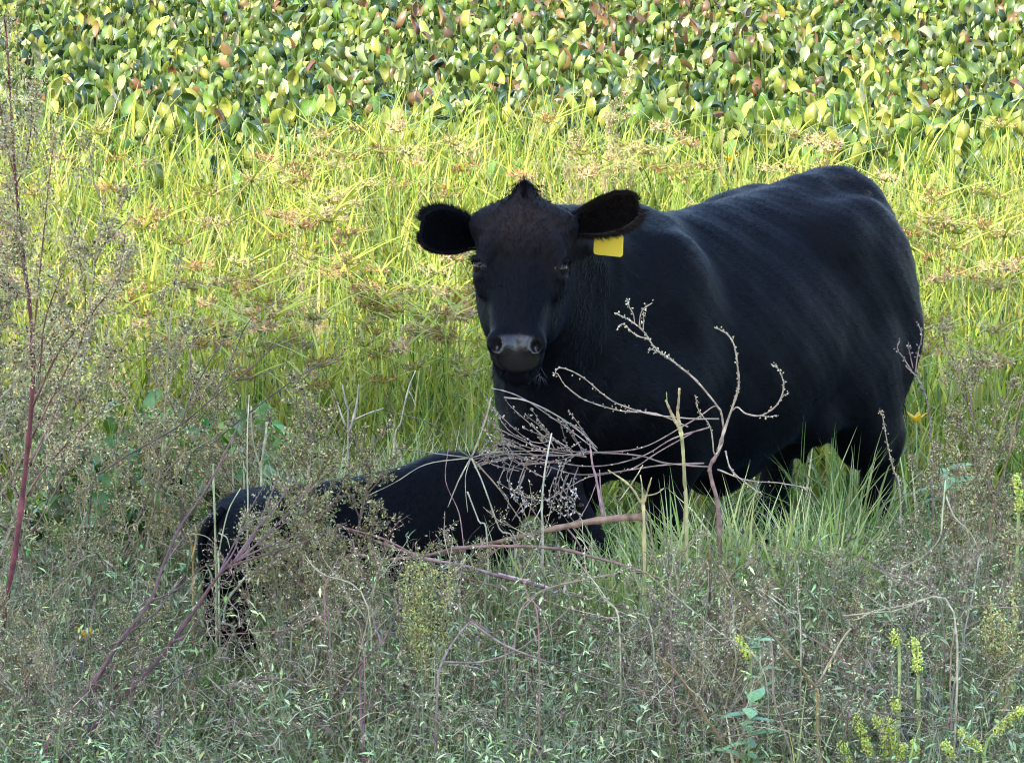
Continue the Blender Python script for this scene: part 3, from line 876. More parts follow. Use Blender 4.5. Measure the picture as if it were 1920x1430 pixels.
def build_hyacinth():
    rng = np.random.default_rng(21)
    # jittered grid of rosette centres
    c = []
    y = 22.8; row = 0
    while y < 36.5:
        s = .160
        hw = 3.0 + (y - 23) * .12
        for x in np.arange(-hw, hw, s):
            px, py = x + rng.uniform(-.07, .07), y + rng.uniform(-.07, .07)
            if py > shore(px) + rng.normal(0, .5): c.append((px, py))
        y += s
    c = np.array(c)
    inview = np.abs(c[:, 0]) < (c[:, 1] * .0889 + .1)
    order = np.argsort(c[:, 1] + 100 * ~inview)
    near, rest = c[order[:300]], c[order[300:]]
    # leaf meshes shared by the individual plants
    cols = hy_leaf_cols(26, rng)
    leaves = []
    for i, cc in enumerate(cols):
        tv, tf = HY_T[i % 4]
        leaves.append(mesh_from('hyacinth_leaf', tv, tf, np.tile(cc, (len(tv), 1)), M_LEAF))
    stems = []
    kinds = []
    for v in range(8):
        P, M, S = hy_plant(rng, 9)
        mb = MB()
        for p in P:
            e = p + (0, 0, .012)
            tube(mb, smooth_path([(0, 0, -.12), e * (.35, .35, .5) + (0, 0, -.02), e], 3), [.008, .010, .009, .007, .006, .0045, .0035], (.16, .24, .06), 4, cap=False)
        stems.append(mb.mesh('hyacinth_petioles', M_LEAF)); kinds.append((P, M, S))
    lab = ['green water hyacinth rosette at the pond edge, its broad leaves held upright',
           'yellowing water hyacinth rosette at the pond edge among greener ones',
           'water hyacinth rosette at the pond edge with a browned leaf among green ones']
    yel = [i for i in range(26) if cols[i][0] > .18 and cols[i][1] > .18]; bro = [i for i in range(26) if cols[i][0] > cols[i][1] * 1.2]
    gre = [i for i in range(26) if i not in yel and i not in bro]
    if not bro: bro = yel
    for (x, y) in near:
        v = rng.integers(8); t = rng.choice(3, p=[.6, .28, .12])
        o = obj('water_hyacinth', stems[v], None, (x, y, 0)); o.rotation_euler = (0, 0, rng.uniform(0, 6.28))
        sc = rng.uniform(.85, 1.2); o.scale = (sc,) * 3
        px = 960 + x / y * CP * FPX
        wh = ' beyond the sedge at the left' if px < 640 else ' beyond the cow head' if px < 1230 else ' beyond the cow back' if px < 1650 else ' right of the cow rump'
        tag(o, ['green water hyacinth with upright leaves', 'yellowing water hyacinth with broad leaves', 'partly browned water hyacinth'][t] + ' at the pond edge' + wh, 'water plant',
            ['green', 'yellowing', 'browning'][t] + ' water hyacinths' + wh)
        P, M, S = kinds[v]
        for i in range(len(P)):
            pool = gre if rng.random() < .72 else yel
            if t == 1: pool = yel if rng.random() < .75 else gre
            if t == 2 and i < 2: pool = bro
            l = bpy.data.objects.new('leaf', leaves[pool[rng.integers(len(pool))]])
            m4 = Matrix.LocRotScale(Vector(P[i]), Matrix(M[i].tolist()).to_quaternion(), Vector((S[i],) * 3))
            l.matrix_local = m4
            link(l, o)
    # the rest
    mb = MB()
    allP, allM, allS = [], [], []
    for (x, y) in rest:
        P, M, S = hy_plant(rng, 9)
        allP.append(P + (x, y, rng.normal(0, .03))); allM.append(M); allS.append(S)
    P, M, S = np.concatenate(allP), np.concatenate(allM), np.concatenate(allS) * .95
    cc = hy_leaf_cols(len(P), rng)
    # patches: browner to the right of the middle, yellower far off
    f = np.exp(-((P[:, 0] - .5) / 1.0) ** 2 - ((P[:, 1] - 31) / 2.5) ** 2)
    pick = rng.random(len(P)) < f * .28
    cc[pick] = np.array((.17, .10, .05)) * (1 + rng.normal(0, .3, (pick.sum(), 1)))
    far = (P[:, 1] > 31) & (rng.random(len(P)) < .35)
    cc[far] = np.array((.24, .27, .045)) * (1 + rng.normal(0, .15, (far.sum(), 1)))
    t = rng.integers(0, 4, len(P))
    for k in range(4):
        q = t == k
        mb.add(*scatter(HY_T[k][0], HY_T[k][1], M[q], P[q], np.clip(cc[q], .01, .8), S[q]))
    # petioles as slim strips
    n = len(P); base = P * (1, 1, 0) - (0, 0, .1)
    w = .004
    V = np.stack([base - (w, 0, 0), base + (w, 0, 0), P + (w * .7, 0, .01), P - (w * .7, 0, -.01)], 1).reshape(-1, 3)
    mb.add(V, np.arange(n * 4).reshape(-1, 4), np.tile((.09, .13, .035), (n * 4, 1)))
    o = obj('water_hyacinth_mat', mb.mesh('water_hyacinth_mat', M_LEAF))
    tag(o, 'dense mat of green and yellow water hyacinth leaves covering the pond', 'water plants', kind='stuff')
    # dead leaf litter floating between, to close the gaps
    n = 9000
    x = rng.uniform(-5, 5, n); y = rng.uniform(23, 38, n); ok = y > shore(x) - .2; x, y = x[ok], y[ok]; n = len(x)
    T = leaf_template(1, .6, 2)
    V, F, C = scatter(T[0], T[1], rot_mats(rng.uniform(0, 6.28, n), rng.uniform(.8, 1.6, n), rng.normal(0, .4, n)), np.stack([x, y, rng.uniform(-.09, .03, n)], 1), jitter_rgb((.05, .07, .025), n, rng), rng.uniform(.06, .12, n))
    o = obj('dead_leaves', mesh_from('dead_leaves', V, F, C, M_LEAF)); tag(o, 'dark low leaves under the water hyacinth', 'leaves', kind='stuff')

# ------------------------------------------------------------------ sedge meadow
def sedge_cols(n, rng, y):
    pal = np.array([(.36, .42, .06), (.46, .46, .075), (.24, .34, .05), (.11, .19, .04), (.50, .40, .18), (.30, .35, .10)])
    k = rng.choice(6, n, p=[.28, .22, .20, .12, .10, .08])
    return np.clip(pal[k] * .74 * (1 + rng.normal(0, .20, (n, 1))) * (1 + rng.normal(0, .06, (n, 3))), .01, .8)

def clump_noise(x, y, s=1.0, seed=0):
    return (np.sin(x * 2.7 * s + seed) * np.sin(y * 1.3 * s + 1.3 * seed + x) + np.sin(x * 5.9 * s + 2 + seed) * np.sin(y * 2.9 * s - seed) * .6 + np.sin((x + y * .6) * 11 * s + seed) * .3) / 1.9

def build_sedge():
    rng = np.random.default_rng(33)
    n = 58000
    y = 17.2 + 8.6 * rng.random(n) ** .95; hw = y * .0889 + .7
    x = rng.uniform(-1, 1, n) * hw
    ok = (y < shore(x) + .35 + rng.normal(0, .45, n)) & (rng.random(n) < .62 + .45 * clump_noise(x, y, 1.0))
    # keep the cow's own standing room free of tall blades
    cx, cy = (x - COW_O[0]) * HX[0] + (y - COW_O[1]) * HX[1], (x - COW_O[0]) * HY[0] + (y - COW_O[1]) * HY[1]
    ok &= ~((cx > -1.35) & (cx < .65) & (np.abs(cy) < .42))
    x, y = x[ok], y[ok]; n = len(x)
    L = rng.uniform(.24, .54, n) * (1 + .22 * clump_noise(x, y, .7, 3)) * np.clip(1.0 - (18.6 - y) * .35, .5, 1)
    lean = np.abs(rng.normal(.16, .24, n)); bend = rng.gamma(2.2, .55, n)
    az = rng.uniform(0, 6.283, n)
    V, F, C = blades(np.stack([x, y, np.zeros(n)], 1), az, lean, bend, L, rng.uniform(.007, .019, n), sedge_cols(n, rng, y), rng, 5)
    o = obj('sedge_meadow', mesh_from('sedge_meadow', V, F, C, M_SEDGE)); tag(o, 'sunlit yellow green sedge blades between the cow and the pond', 'grass', kind='stuff')
    # grass again beyond the water plants at the far right
    n = 5200
    y2 = rng.uniform(31.6, 35.5, n); x2 = rng.uniform(1.0, 4.0, n); k2 = (y2 > 33.3 - .65 * x2); x2, y2 = x2[k2], y2[k2]; n = len(x2)
    V, F, C = blades(np.stack([x2, y2, np.zeros(n) - .05], 1), rng.uniform(0, 6.283, n), np.abs(rng.normal(.16, .2, n)), rng.gamma(2.0, .5, n), rng.uniform(.3, .6, n), rng.uniform(.010, .020, n), sedge_cols(n, rng, y2), rng, 4)
    o = obj('far_grass', mesh_from('far_grass', V, F, C, M_SEDGE)); tag(o, 'bright grass beyond the water hyacinth at the top right', 'grass', kind='stuff')
    # low thatch
    n = 20000
    y = rng.uniform(17, 25.8, n); x = rng.uniform(-1, 1, n) * (y * .0889 + .8)
    ok = y < shore(x) + .5; x, y = x[ok], y[ok]; n = len(x)
    V, F, C = blades(np.stack([x, y, np.zeros(n)], 1), rng.uniform(0, 6.283, n), rng.uniform(.3, 1.1, n), rng.uniform(.2, 1.2, n), rng.uniform(.10, .26, n), rng.uniform(.008, .016, n),
                     jitter_rgb((.13, .22, .05), n, rng), rng, 3)
    o = obj('meadow_thatch', mesh_from('meadow_thatch', V, F, C, M_SEDGE)); tag(o, 'short green undergrowth beneath the sedge', 'grass', kind='stuff')
    # individual flowering sedges: stem, radiating bracts, rusty flower head
    vt = []
    for v in range(6):
        H = rng.uniform(.42, .58)
        mb = MB(); top = np.array((rng.normal(0, .05), rng.normal(0, .05), H))
        tube(mb, smooth_path([(0, 0, 0), top * (.35, .35, .5), top], 3), .0028, (.30, .38, .06), 3)
        st = mb.mesh('sedge_stem', M_SEDGE)
        br = []
        for b in range(6):
            a = b * 1.05 + rng.uniform(-.3, .3)
            Vb, Fb, Cb = blades(np.zeros((1, 3)), np.array([a]), np.array([rng.uniform(.9, 1.35)]), np.array([rng.uniform(.2, .8)]), np.array([rng.uniform(.15, .30)]), np.array([.012]), np.array([(.34, .38, .05)]) * rng.uniform(.8, 1.1), rng, 4)
            br.append(mesh_from('sedge_bract', Vb, Fb, Cb, M_SEDGE))
        hb = MB()
        col = [np.array(c) for c in ((.34, .19, .085), (.40, .27, .13), (.33, .27, .12))][v % 3]
        for r_ in range(17):
            a = rng.uniform(0, 6.28); e = rng.uniform(.2, 1.2); l = rng.uniform(.02, .075)
            d = np.array((math.cos(a) * math.cos(e), math.sin(a) * math.cos(e), math.sin(e) * .6)) * l
            tube(hb, [(0, 0, 0), d], .0011, (.30, .33, .08), 3, cap=False)
            k = 13
            D = rng.normal(0, 1, (k, 3)); D /= np.linalg.norm(D, axis=1, keepdims=True)
            sp = D * rng.uniform(.012, .020, k)[:, None]
            s2 = np.cross(D, (0.3, .5, .8)); s2 *= .0022 / (np.linalg.norm(s2, axis=1, keepdims=True) + 1e-9)
            Vs = np.stack([d + sp * 0, d + sp * .5 + s2, d + sp, d + sp * .5 - s2], 1).reshape(-1, 3)
            hb.add(Vs, np.arange(k * 4).reshape(-1, 4), np.repeat(jitter_rgb(col, k, rng), 4, axis=0))
        vt.append((st, br, hb.mesh('sedge_head', M_DRY), top))
    lab = ['flowering sedge in the sunlit meadow with a rusty flat seed head above bright bracts', 'flowering sedge in the sunlit meadow with a tan seed head above bright bracts', 'flowering sedge in the sunlit meadow with a pale green brown seed head']
    grp = ['rusty headed sedges in the meadow', 'tan headed sedges in the meadow', 'pale headed sedges in the meadow']
    cnt = 0
    spots = []
    for (cx_, cy_, k) in ((220, 560, 9), (400, 560, 9), (470, 600, 7), (560, 350, 9), (700, 570, 12), (760, 600, 9), (860, 560, 7), (330, 470, 6), (620, 420, 8), (1780, 440, 12), (1800, 640, 9), (850, 650, 7), (500, 640, 8), (380, 830, 3), (840, 330, 7), (1250, 300, 8), (1150, 300, 6)):
        for _ in range(k): spots.append((cx_ + rng.normal(0, 45), cy_ + rng.normal(0, 22)))
    while len(spots) < 290: spots.append((rng.uniform(-20, 1940), rng.uniform(255, 760)))
    for (px, py) in spots:
        # where a head 0.5 m above the meadow shows at that point
        dep = PITCH + math.atan((py - 715) / FPX); Y = (CAM_H - .5) / math.tan(dep)
        X = (px - 960) / FPX * Y / CP
        if Y > shore(X) + .3 or Y < 17.9: continue
        a_ = (X - COW_O[0]) * HX[0] + (Y - COW_O[1]) * HX[1]; b_ = (X - COW_O[0]) * HY[0] + (Y - COW_O[1]) * HY[1]
        if -1.5 < a_ < .8 and abs(b_) < .5: continue
        v = rng.integers(6); st, br, hd, top = vt[v]
        o = obj('flowering_sedge', st, None, (X, Y, 0)); o.rotation_euler = (0, 0, rng.uniform(0, 6.28)); s = rng.uniform(.85, 1.15); o.scale = (s, s, s)
        wh = 'at the far left' if px < 330 else 'between the red stem and the cow' if px < 780 else 'right of the cow' if px > 1600 else 'above the cow'
        tag(o, ['rusty headed flowering sedge in the sunlit meadow ', 'tan headed flowering sedge in the sunlit meadow ', 'pale brown headed flowering sedge in the meadow '][v % 3] + wh, 'sedge',
            ['rusty', 'tan', 'pale'][v % 3] + ' headed sedges ' + wh)
        for b in br: bo = obj('bract', b, o, top)
        obj('flower_head', hd, o, top)

# ------------------------------------------------------------------ shaded ground cover in front
def build_groundcover():
    rng = np.random.default_rng(44)
    def free_of_cow(x, y, pad=.0):
        a_ = (x - COW_O[0]) * HX[0] + (y - COW_O[1]) * HX[1]; b_ = (x - COW_O[0]) * HY[0] + (y - COW_O[1]) * HY[1]
        return ~((a_ > -1.25) & (a_ < .5) & (np.abs(b_) < .30 + pad))
    def calf_gap(x, y):
        """trodden low ground round the hind legs of the calf"""
        px = 960 + x / y * CP * FPX
        return np.where((px > 345) & (px < 495) & (y < 16.2), np.where(y > 14.9, .28, .45), 1.0)
    # grass: mid green to bluish, blades standing 15-40 cm
    n = 24000
    y = rng.uniform(13.6, 18.4, n); x = rng.uniform(-1, 1, n) * (y * .0889 + .5)
    ok = free_of_cow(x, y) & (rng.random(n) < .6 + .4 * clump_noise(x, y, 1.7, 5)); x, y = x[ok], y[ok]; n = len(x)
    pal = np.array([(.13, .16, .04), (.28, .32, .07), (.08, .11, .04), (.46, .48, .16), (.42, .32, .14), (.66, .57, .29)])
    k = rng.choice(6, n, p=[.26, .24, .24, .13, .06, .07])
    col = np.clip(pal[k] * (1 + rng.normal(0, .18, (n, 1))), .01, .8)
    tall = np.exp(-((y - 16.6) / .5) ** 2)
    V, F, C = blades(np.stack([x, y, np.zeros(n)], 1), rng.uniform(0, 6.283, n), np.abs(rng.normal(.65, .40, n)), rng.gamma(2.0, .7, n), rng.uniform(.14, .38, n) * (1 + .25 * tall) * calf_gap(x, y), rng.uniform(.006, .014, n), col, rng, 4)
    o = obj('short_grass', mesh_from('short_grass', V, F, C, M_HERB)); tag(o, 'short shaded grass in front of the cow and calf', 'grass', kind='stuff')
    # little leafy herbs: sprigs with opposite leaves, blue green
    n = 16000
    y = rng.uniform(13.8, 17.2, n); x = rng.uniform(-1, 1, n) * (y * .0889 + .5)
    ok = free_of_cow(x, y) & (rng.random(n) < .55 + .6 * clump_noise(x, y, 1.1, 9)); x, y = x[ok], y[ok]; n = len(x)
    T = leaf_template(1, .30, 2, ([0, .4, 1], [.2, 1, .05]), .1, .3, nv=2)
    H = calf_gap(x, y) * rng.uniform(.10, .42, n) * np.clip(1.25 - np.abs(y - 15.3) * .35, .5, 1.1)
    mb = MB()
    reps = 12
    hh = np.repeat(H, reps); X = np.repeat(x, reps); Y = np.repeat(y, reps); m = n * reps
    t = rng.random(m)
    lx, ly = rng.normal(0, .09, n), rng.normal(0, .07, n)
    P = np.stack([X + rng.normal(0, .018, m) + t * np.repeat(lx, reps), Y + rng.normal(0, .018, m) + t * np.repeat(ly, reps), hh * (0.15 + .85 * t)], 1)
    base = jitter_rgb((.31, .38, .13), n, rng, .16, .6); br = rng.random(n) < .24; base[br] = jitter_rgb((.38, .30, .15), br.sum(), rng, .1, .4)
    yl = rng.random(n) < .15; base[yl] = jitter_rgb((.24, .30, .08), yl.sum(), rng)
    mb.add(*scatter(T[0], T[1], rot_mats(rng.uniform(0, 6.28, m), rng.uniform(.5, 1.6, m), rng.normal(0, .3, m)), P, np.repeat(base, reps, axis=0), rng.uniform(.015, .038, m)))
    w = .0010; r0 = np.stack([x, y, np.zeros(n)], 1); r1 = np.stack([x + lx, y + ly, H], 1)
    mb.add(np.stack([r0 - (w, 0, 0), r0 + (w, 0, 0), r1 + (w, 0, 0), r1 - (w, 0, 0)], 1).reshape(-1, 3), np.arange(4 * n).reshape(-1, 4), np.tile((.14, .18, .07), (4 * n, 1)))
    o = obj('leafy_herbs', mb.mesh('leafy_herbs', M_HERB)); tag(o, 'low blue green leafy herbs carpeting the shaded ground', 'ground cover', kind='stuff')
    # fallen and leaning dead twigs everywhere in the undergrowth
    mb = MB(); r2 = np.random.default_rng(77)
    tw = [(.36, .29, .18), (.24, .17, .11), (.28, .16, .12), (.50, .42, .27), (.13, .09, .06)]
    for i in range(8000):
        Y = r2.uniform(14.0, 16.6); X = r2.uniform(-1, 1) * (Y * .0889 + .15); p = np.array((X, Y, r2.uniform(.02, .36)))
        a_ = (X - COW_O[0]) * HX[0] + (Y - COW_O[1]) * HX[1]; b_ = (X - COW_O[0]) * HY[0] + (Y - COW_O[1]) * HY[1]
        if abs(b_) < .35 and a_ < .6: continue
        el = r2.normal(.35, .45); az = r2.uniform(0, 6.28); l = r2.uniform(.04, .17)
        q, _ = twig_path(p, (math.cos(az) * math.cos(el), math.sin(az) * math.cos(el), math.sin(el)), l, r2, 4, r2.normal(0, .5), .30)
        q[:, 2] = np.maximum(q[:, 2], .01)
        r0 = r2.uniform(.0007, .0018)
        tube(mb, q, np.linspace(r0, r0 * .5, 5), np.array(tw[r2.integers(5)]) * r2.uniform(.7, 1.25), 3, cap=False)
    o = obj('dead_twigs', mb.mesh('dead_twigs', M_STEM)); tag(o, 'tangle of thin dead twigs through the shaded undergrowth', 'twigs', kind='stuff')
    # taller pale grass in front of the cow's belly and by the calf
    Vs = []
    mb = MB()
    for (px0, px1, Y0, Y1, hgt, n, palette) in ((1180, 1600, 16.1, 16.45, .47, 1250, 3), (1120, 1300, 16.0, 16.4, .34, 350, 1), (520, 880, 16.5, 17.1, .52, 1900, 2), (1480, 1640, 16.9, 17.25, .50, 420, 0),
                                              (1620, 1900, 16.2, 17.6, .28, 900, 0), (430, 600, 16.7, 17.0, .5, 260, 2), (100, 930, 16.6, 17.8, .38, 2600, 0), (1240, 1320, 16.1, 16.3, .42, 130, 1), (900, 1260, 15.8, 16.0, .42, 900, 3), (1200, 1500, 15.8, 16.15, .34, 500, 0), (340, 520, 15.3, 15.7, .22, 300, 0)):
        y = rng.uniform(Y0, Y1, n); x = (rng.uniform(px0, px1, n) - 960) / FPX * y / CP
        ok = free_of_cow(x, y, .04); x, y = x[ok], y[ok]; m = len(x)
        pal = [np.array([(.20, .32, .10), (.30, .40, .13), (.42, .44, .22), (.12, .22, .06)]), np.array([(.55, .50, .28), (.45, .46, .20), (.28, .36, .10), (.60, .52, .34)]),
               np.array([(.52, .50, .36), (.24, .34, .13), (.45, .46, .25), (.60, .55, .42)]), np.array([(.50, .54, .20), (.30, .42, .12), (.62, .60, .30), (.38, .48, .20)])][palette]
        col = np.clip(pal[rng.integers(0, 4, m)] * (1 + rng.normal(0, .15, (m, 1))), .01, .85)
        mb.add(*blades(np.stack([x, y, np.zeros(m)], 1), rng.uniform(0, 6.283, m), np.abs(rng.normal(.28, .28, m)), rng.gamma(2, .5, m), hgt * rng.uniform(.5, 1.2, m), rng.uniform(.006, .012, m) * (1.6 if palette == 3 else 1.15), col, rng, 5))
    o = obj('pale_grass', mb.mesh('pale_grass', M_SEDGE)); tag(o, 'taller pale green and straw coloured grass tufts round the cow and calf', 'grass', kind='stuff')
    # broad dark leaves standing beyond the calf
    n = 420
    px = rng.uniform(40, 560, n); y = rng.uniform(16.6, 18.3, n); x = (px - 960) / FPX * y / CP
    ok = free_of_cow(x, y, .1); x, y = x[ok], y[ok]; n = len(x)
    V, F, C = scatter(HY_T[1][0], HY_T[1][1], rot_mats(rng.uniform(0, 6.28, n), rng.uniform(.1, .9, n), rng.normal(0, .8, n)), np.stack([x, y, rng.uniform(.05, .34, n)], 1), jitter_rgb((.13, .22, .045), n, rng, .2, .4), rng.uniform(.06, .11, n))
    o = obj('broad_leaves', mesh_from('broad_leaves', V, F, C, M_LEAF)); tag(o, 'broad green leaves among the grass beyond the calf', 'leaves', kind='stuff')
# ================================================================== dry weeds
BUD_T = (np.array([(0, 0, 0), (.32, .0, .5), (0, .32, .5), (-.32, 0, .5), (0, -.32, .5), (0, 0, 1)]), [np.array([[0, 2, 1], [0, 3, 2], [0, 4, 3], [0, 1, 4], [1, 2, 5], [2, 3, 5], [3, 4, 5], [4, 1, 5]])])
TINY_T = (np.array([(0, 0, 0), (.05, .22, .5), (0, 0, 1), (.05, -.22, .5)]), [np.array([[0, 1, 2, 3]])])

def add_buds(mb, P, D, col, rng, size=(.005, .010), tmpl=TINY_T, spread=.8):
    n = len(P)
    if n == 0: return
    D = D + rng.normal(0, spread, (n, 3))
    az = np.arctan2(D[:, 1], D[:, 0]); til = np.arccos(np.clip(D[:, 2] / (np.linalg.norm(D, axis=1) + 1e-9), -1, 1))
    mb.add(*scatter(tmpl[0], tmpl[1], rot_mats(az, til, rng.uniform(0, 6.28, n)), P, col, rng.uniform(*size, n)))

def bud_line(mb, path, rng, per_m, cols, size, tmpl=TINY_T, t0=0.0, off=.004, spread=.8):
    seg = np.linalg.norm(np.diff(path, axis=0), axis=1); cum = np.concatenate([[0], np.cumsum(seg)]); L = cum[-1]
    n = max(1, int(L * (1 - t0) * per_m))
    s = rng.uniform(t0, 1, n) * L
    P = np.stack([np.interp(s, cum, path[:, k]) for k in range(3)], 1) + rng.normal(0, off, (n, 3))
    d = path[-1] - path[0]; d = d / (np.linalg.norm(d) + 1e-9)
    c = jitter_rgb(cols[0], n, rng, .12, .45)
    for q in cols[1:]:
        m = rng.random(n) < .5 / (len(cols) - 1) * 1.2
        c[m] = jitter_rgb(q, m.sum(), rng, .12, .45)
    add_buds(mb, P, np.tile(d, (n, 1)), c, rng, size, tmpl, spread)

def branch_with_twigs(rng, p, d, L, r, stemcol, fol, cols, ntw=8, dens=260, size=(.006, .011), up=.3, twl=.35, sub=True):
    """one primary branch (tubes) and its foliage into fol"""
    mb = MB()
    path, dd = twig_path(p, d, L, rng, 6, up)
    tube(mb, path, np.linspace(r, r * .35, len(path)), stemcol, 4)
    bud_line(fol, path, rng, dens * .4, cols, size, t0=.45)
    for i in range(ntw):
        t = rng.uniform(.2, 1.0); k = t * 6; a = int(min(5, k)); q = path[a] + (path[a + 1] - path[a]) * (k - a)
        base = path[a + 1] - path[a]; base /= np.linalg.norm(base)
        dr = base + rng.normal(0, .55, 3); l = L * twl * (1.15 - .6 * t) * rng.uniform(.6, 1.3)
        tp, _ = twig_path(q, dr, l, rng, 4, up)
        tube(mb, tp, np.linspace(r * .4, r * .18, len(tp)), stemcol, 3, cap=False)
        bud_line(fol, tp, rng, dens, cols, size, t0=.15)
        if sub:
            for j in range(3):
                u = rng.integers(1, 4); tq, _ = twig_path(tp[u], tp[u + 1] - tp[u] + rng.normal(0, .05, 3) * 1, l * .45, rng, 3, up, .2)
                tube(mb, tq, np.linspace(r * .22, r * .12, len(tq)), stemcol, 3, cap=False)
                bud_line(fol, tq, rng, dens, cols, size)
    return mb

WEED = {}
def weed_variant(key, seed, H, nb, lean, stemcol, cols, dens, size, r=.005, ang=.75, blen=.42, ntw=8, up=.3, t0=.12, twl=.35):
    rng = np.random.default_rng(seed)
    st = MB(); path, _ = twig_path((0, 0, 0), (math.sin(lean), 0, math.cos(lean)), H, rng, 10, .05, .05)
    tube(st, path, np.linspace(r, r * .35, len(path)), stemcol, 5)
    fol = MB(); brs = []
    bud_line(fol, path, rng, dens * .6, cols, size, t0=.6)
    for i in range(nb):
        t = t0 + (1 - t0) * (i + rng.random()) / nb; k = t * 10; a = int(min(9, k)); p = path[a] + (path[a + 1] - path[a]) * (k - a)
        az = i * 2.4 + rng.uniform(-.5, .5); d = np.array((math.cos(az) * math.sin(ang), math.sin(az) * math.sin(ang), math.cos(ang)))
        l = H * blen * (1.1 - .75 * t) * rng.uniform(.75, 1.25)
        mb = branch_with_twigs(rng, p, d, l, r * .55, stemcol, fol, cols, ntw, dens, size, up, twl)
        brs.append(mb.mesh('weed_branch', M_STEM))
    WEED[key] = (st.mesh('weed_stem', M_STEM), brs, fol.mesh('weed_foliage', M_DRY, smooth=False))

def place_weed(key, x, y, rz, s, label, group, cat='weed', tilt=(0, 0), name='dry_weed'):
    st, brs, fol = WEED[key]
    o = obj(name, st, None, (x, y, 0)); o.rotation_euler = (tilt[0], tilt[1], rz); o.scale = (s, s, s)
    tag(o, label, cat, group)
    for b in brs: obj('branch', b, o)
    f = obj('foliage', fol, o); f['kind'] = 'stuff'
    return o

RED = (.20, .045, .05); PURPLE = (.21, .13, .10); GREYT = (.34, .27, .17); TAN = (.34, .27, .18); STRAW = (.60, .52, .34); OLIVE = (.17, .18, .065); PALE = (.62, .58, .48); BRN = (.17, .12, .075)

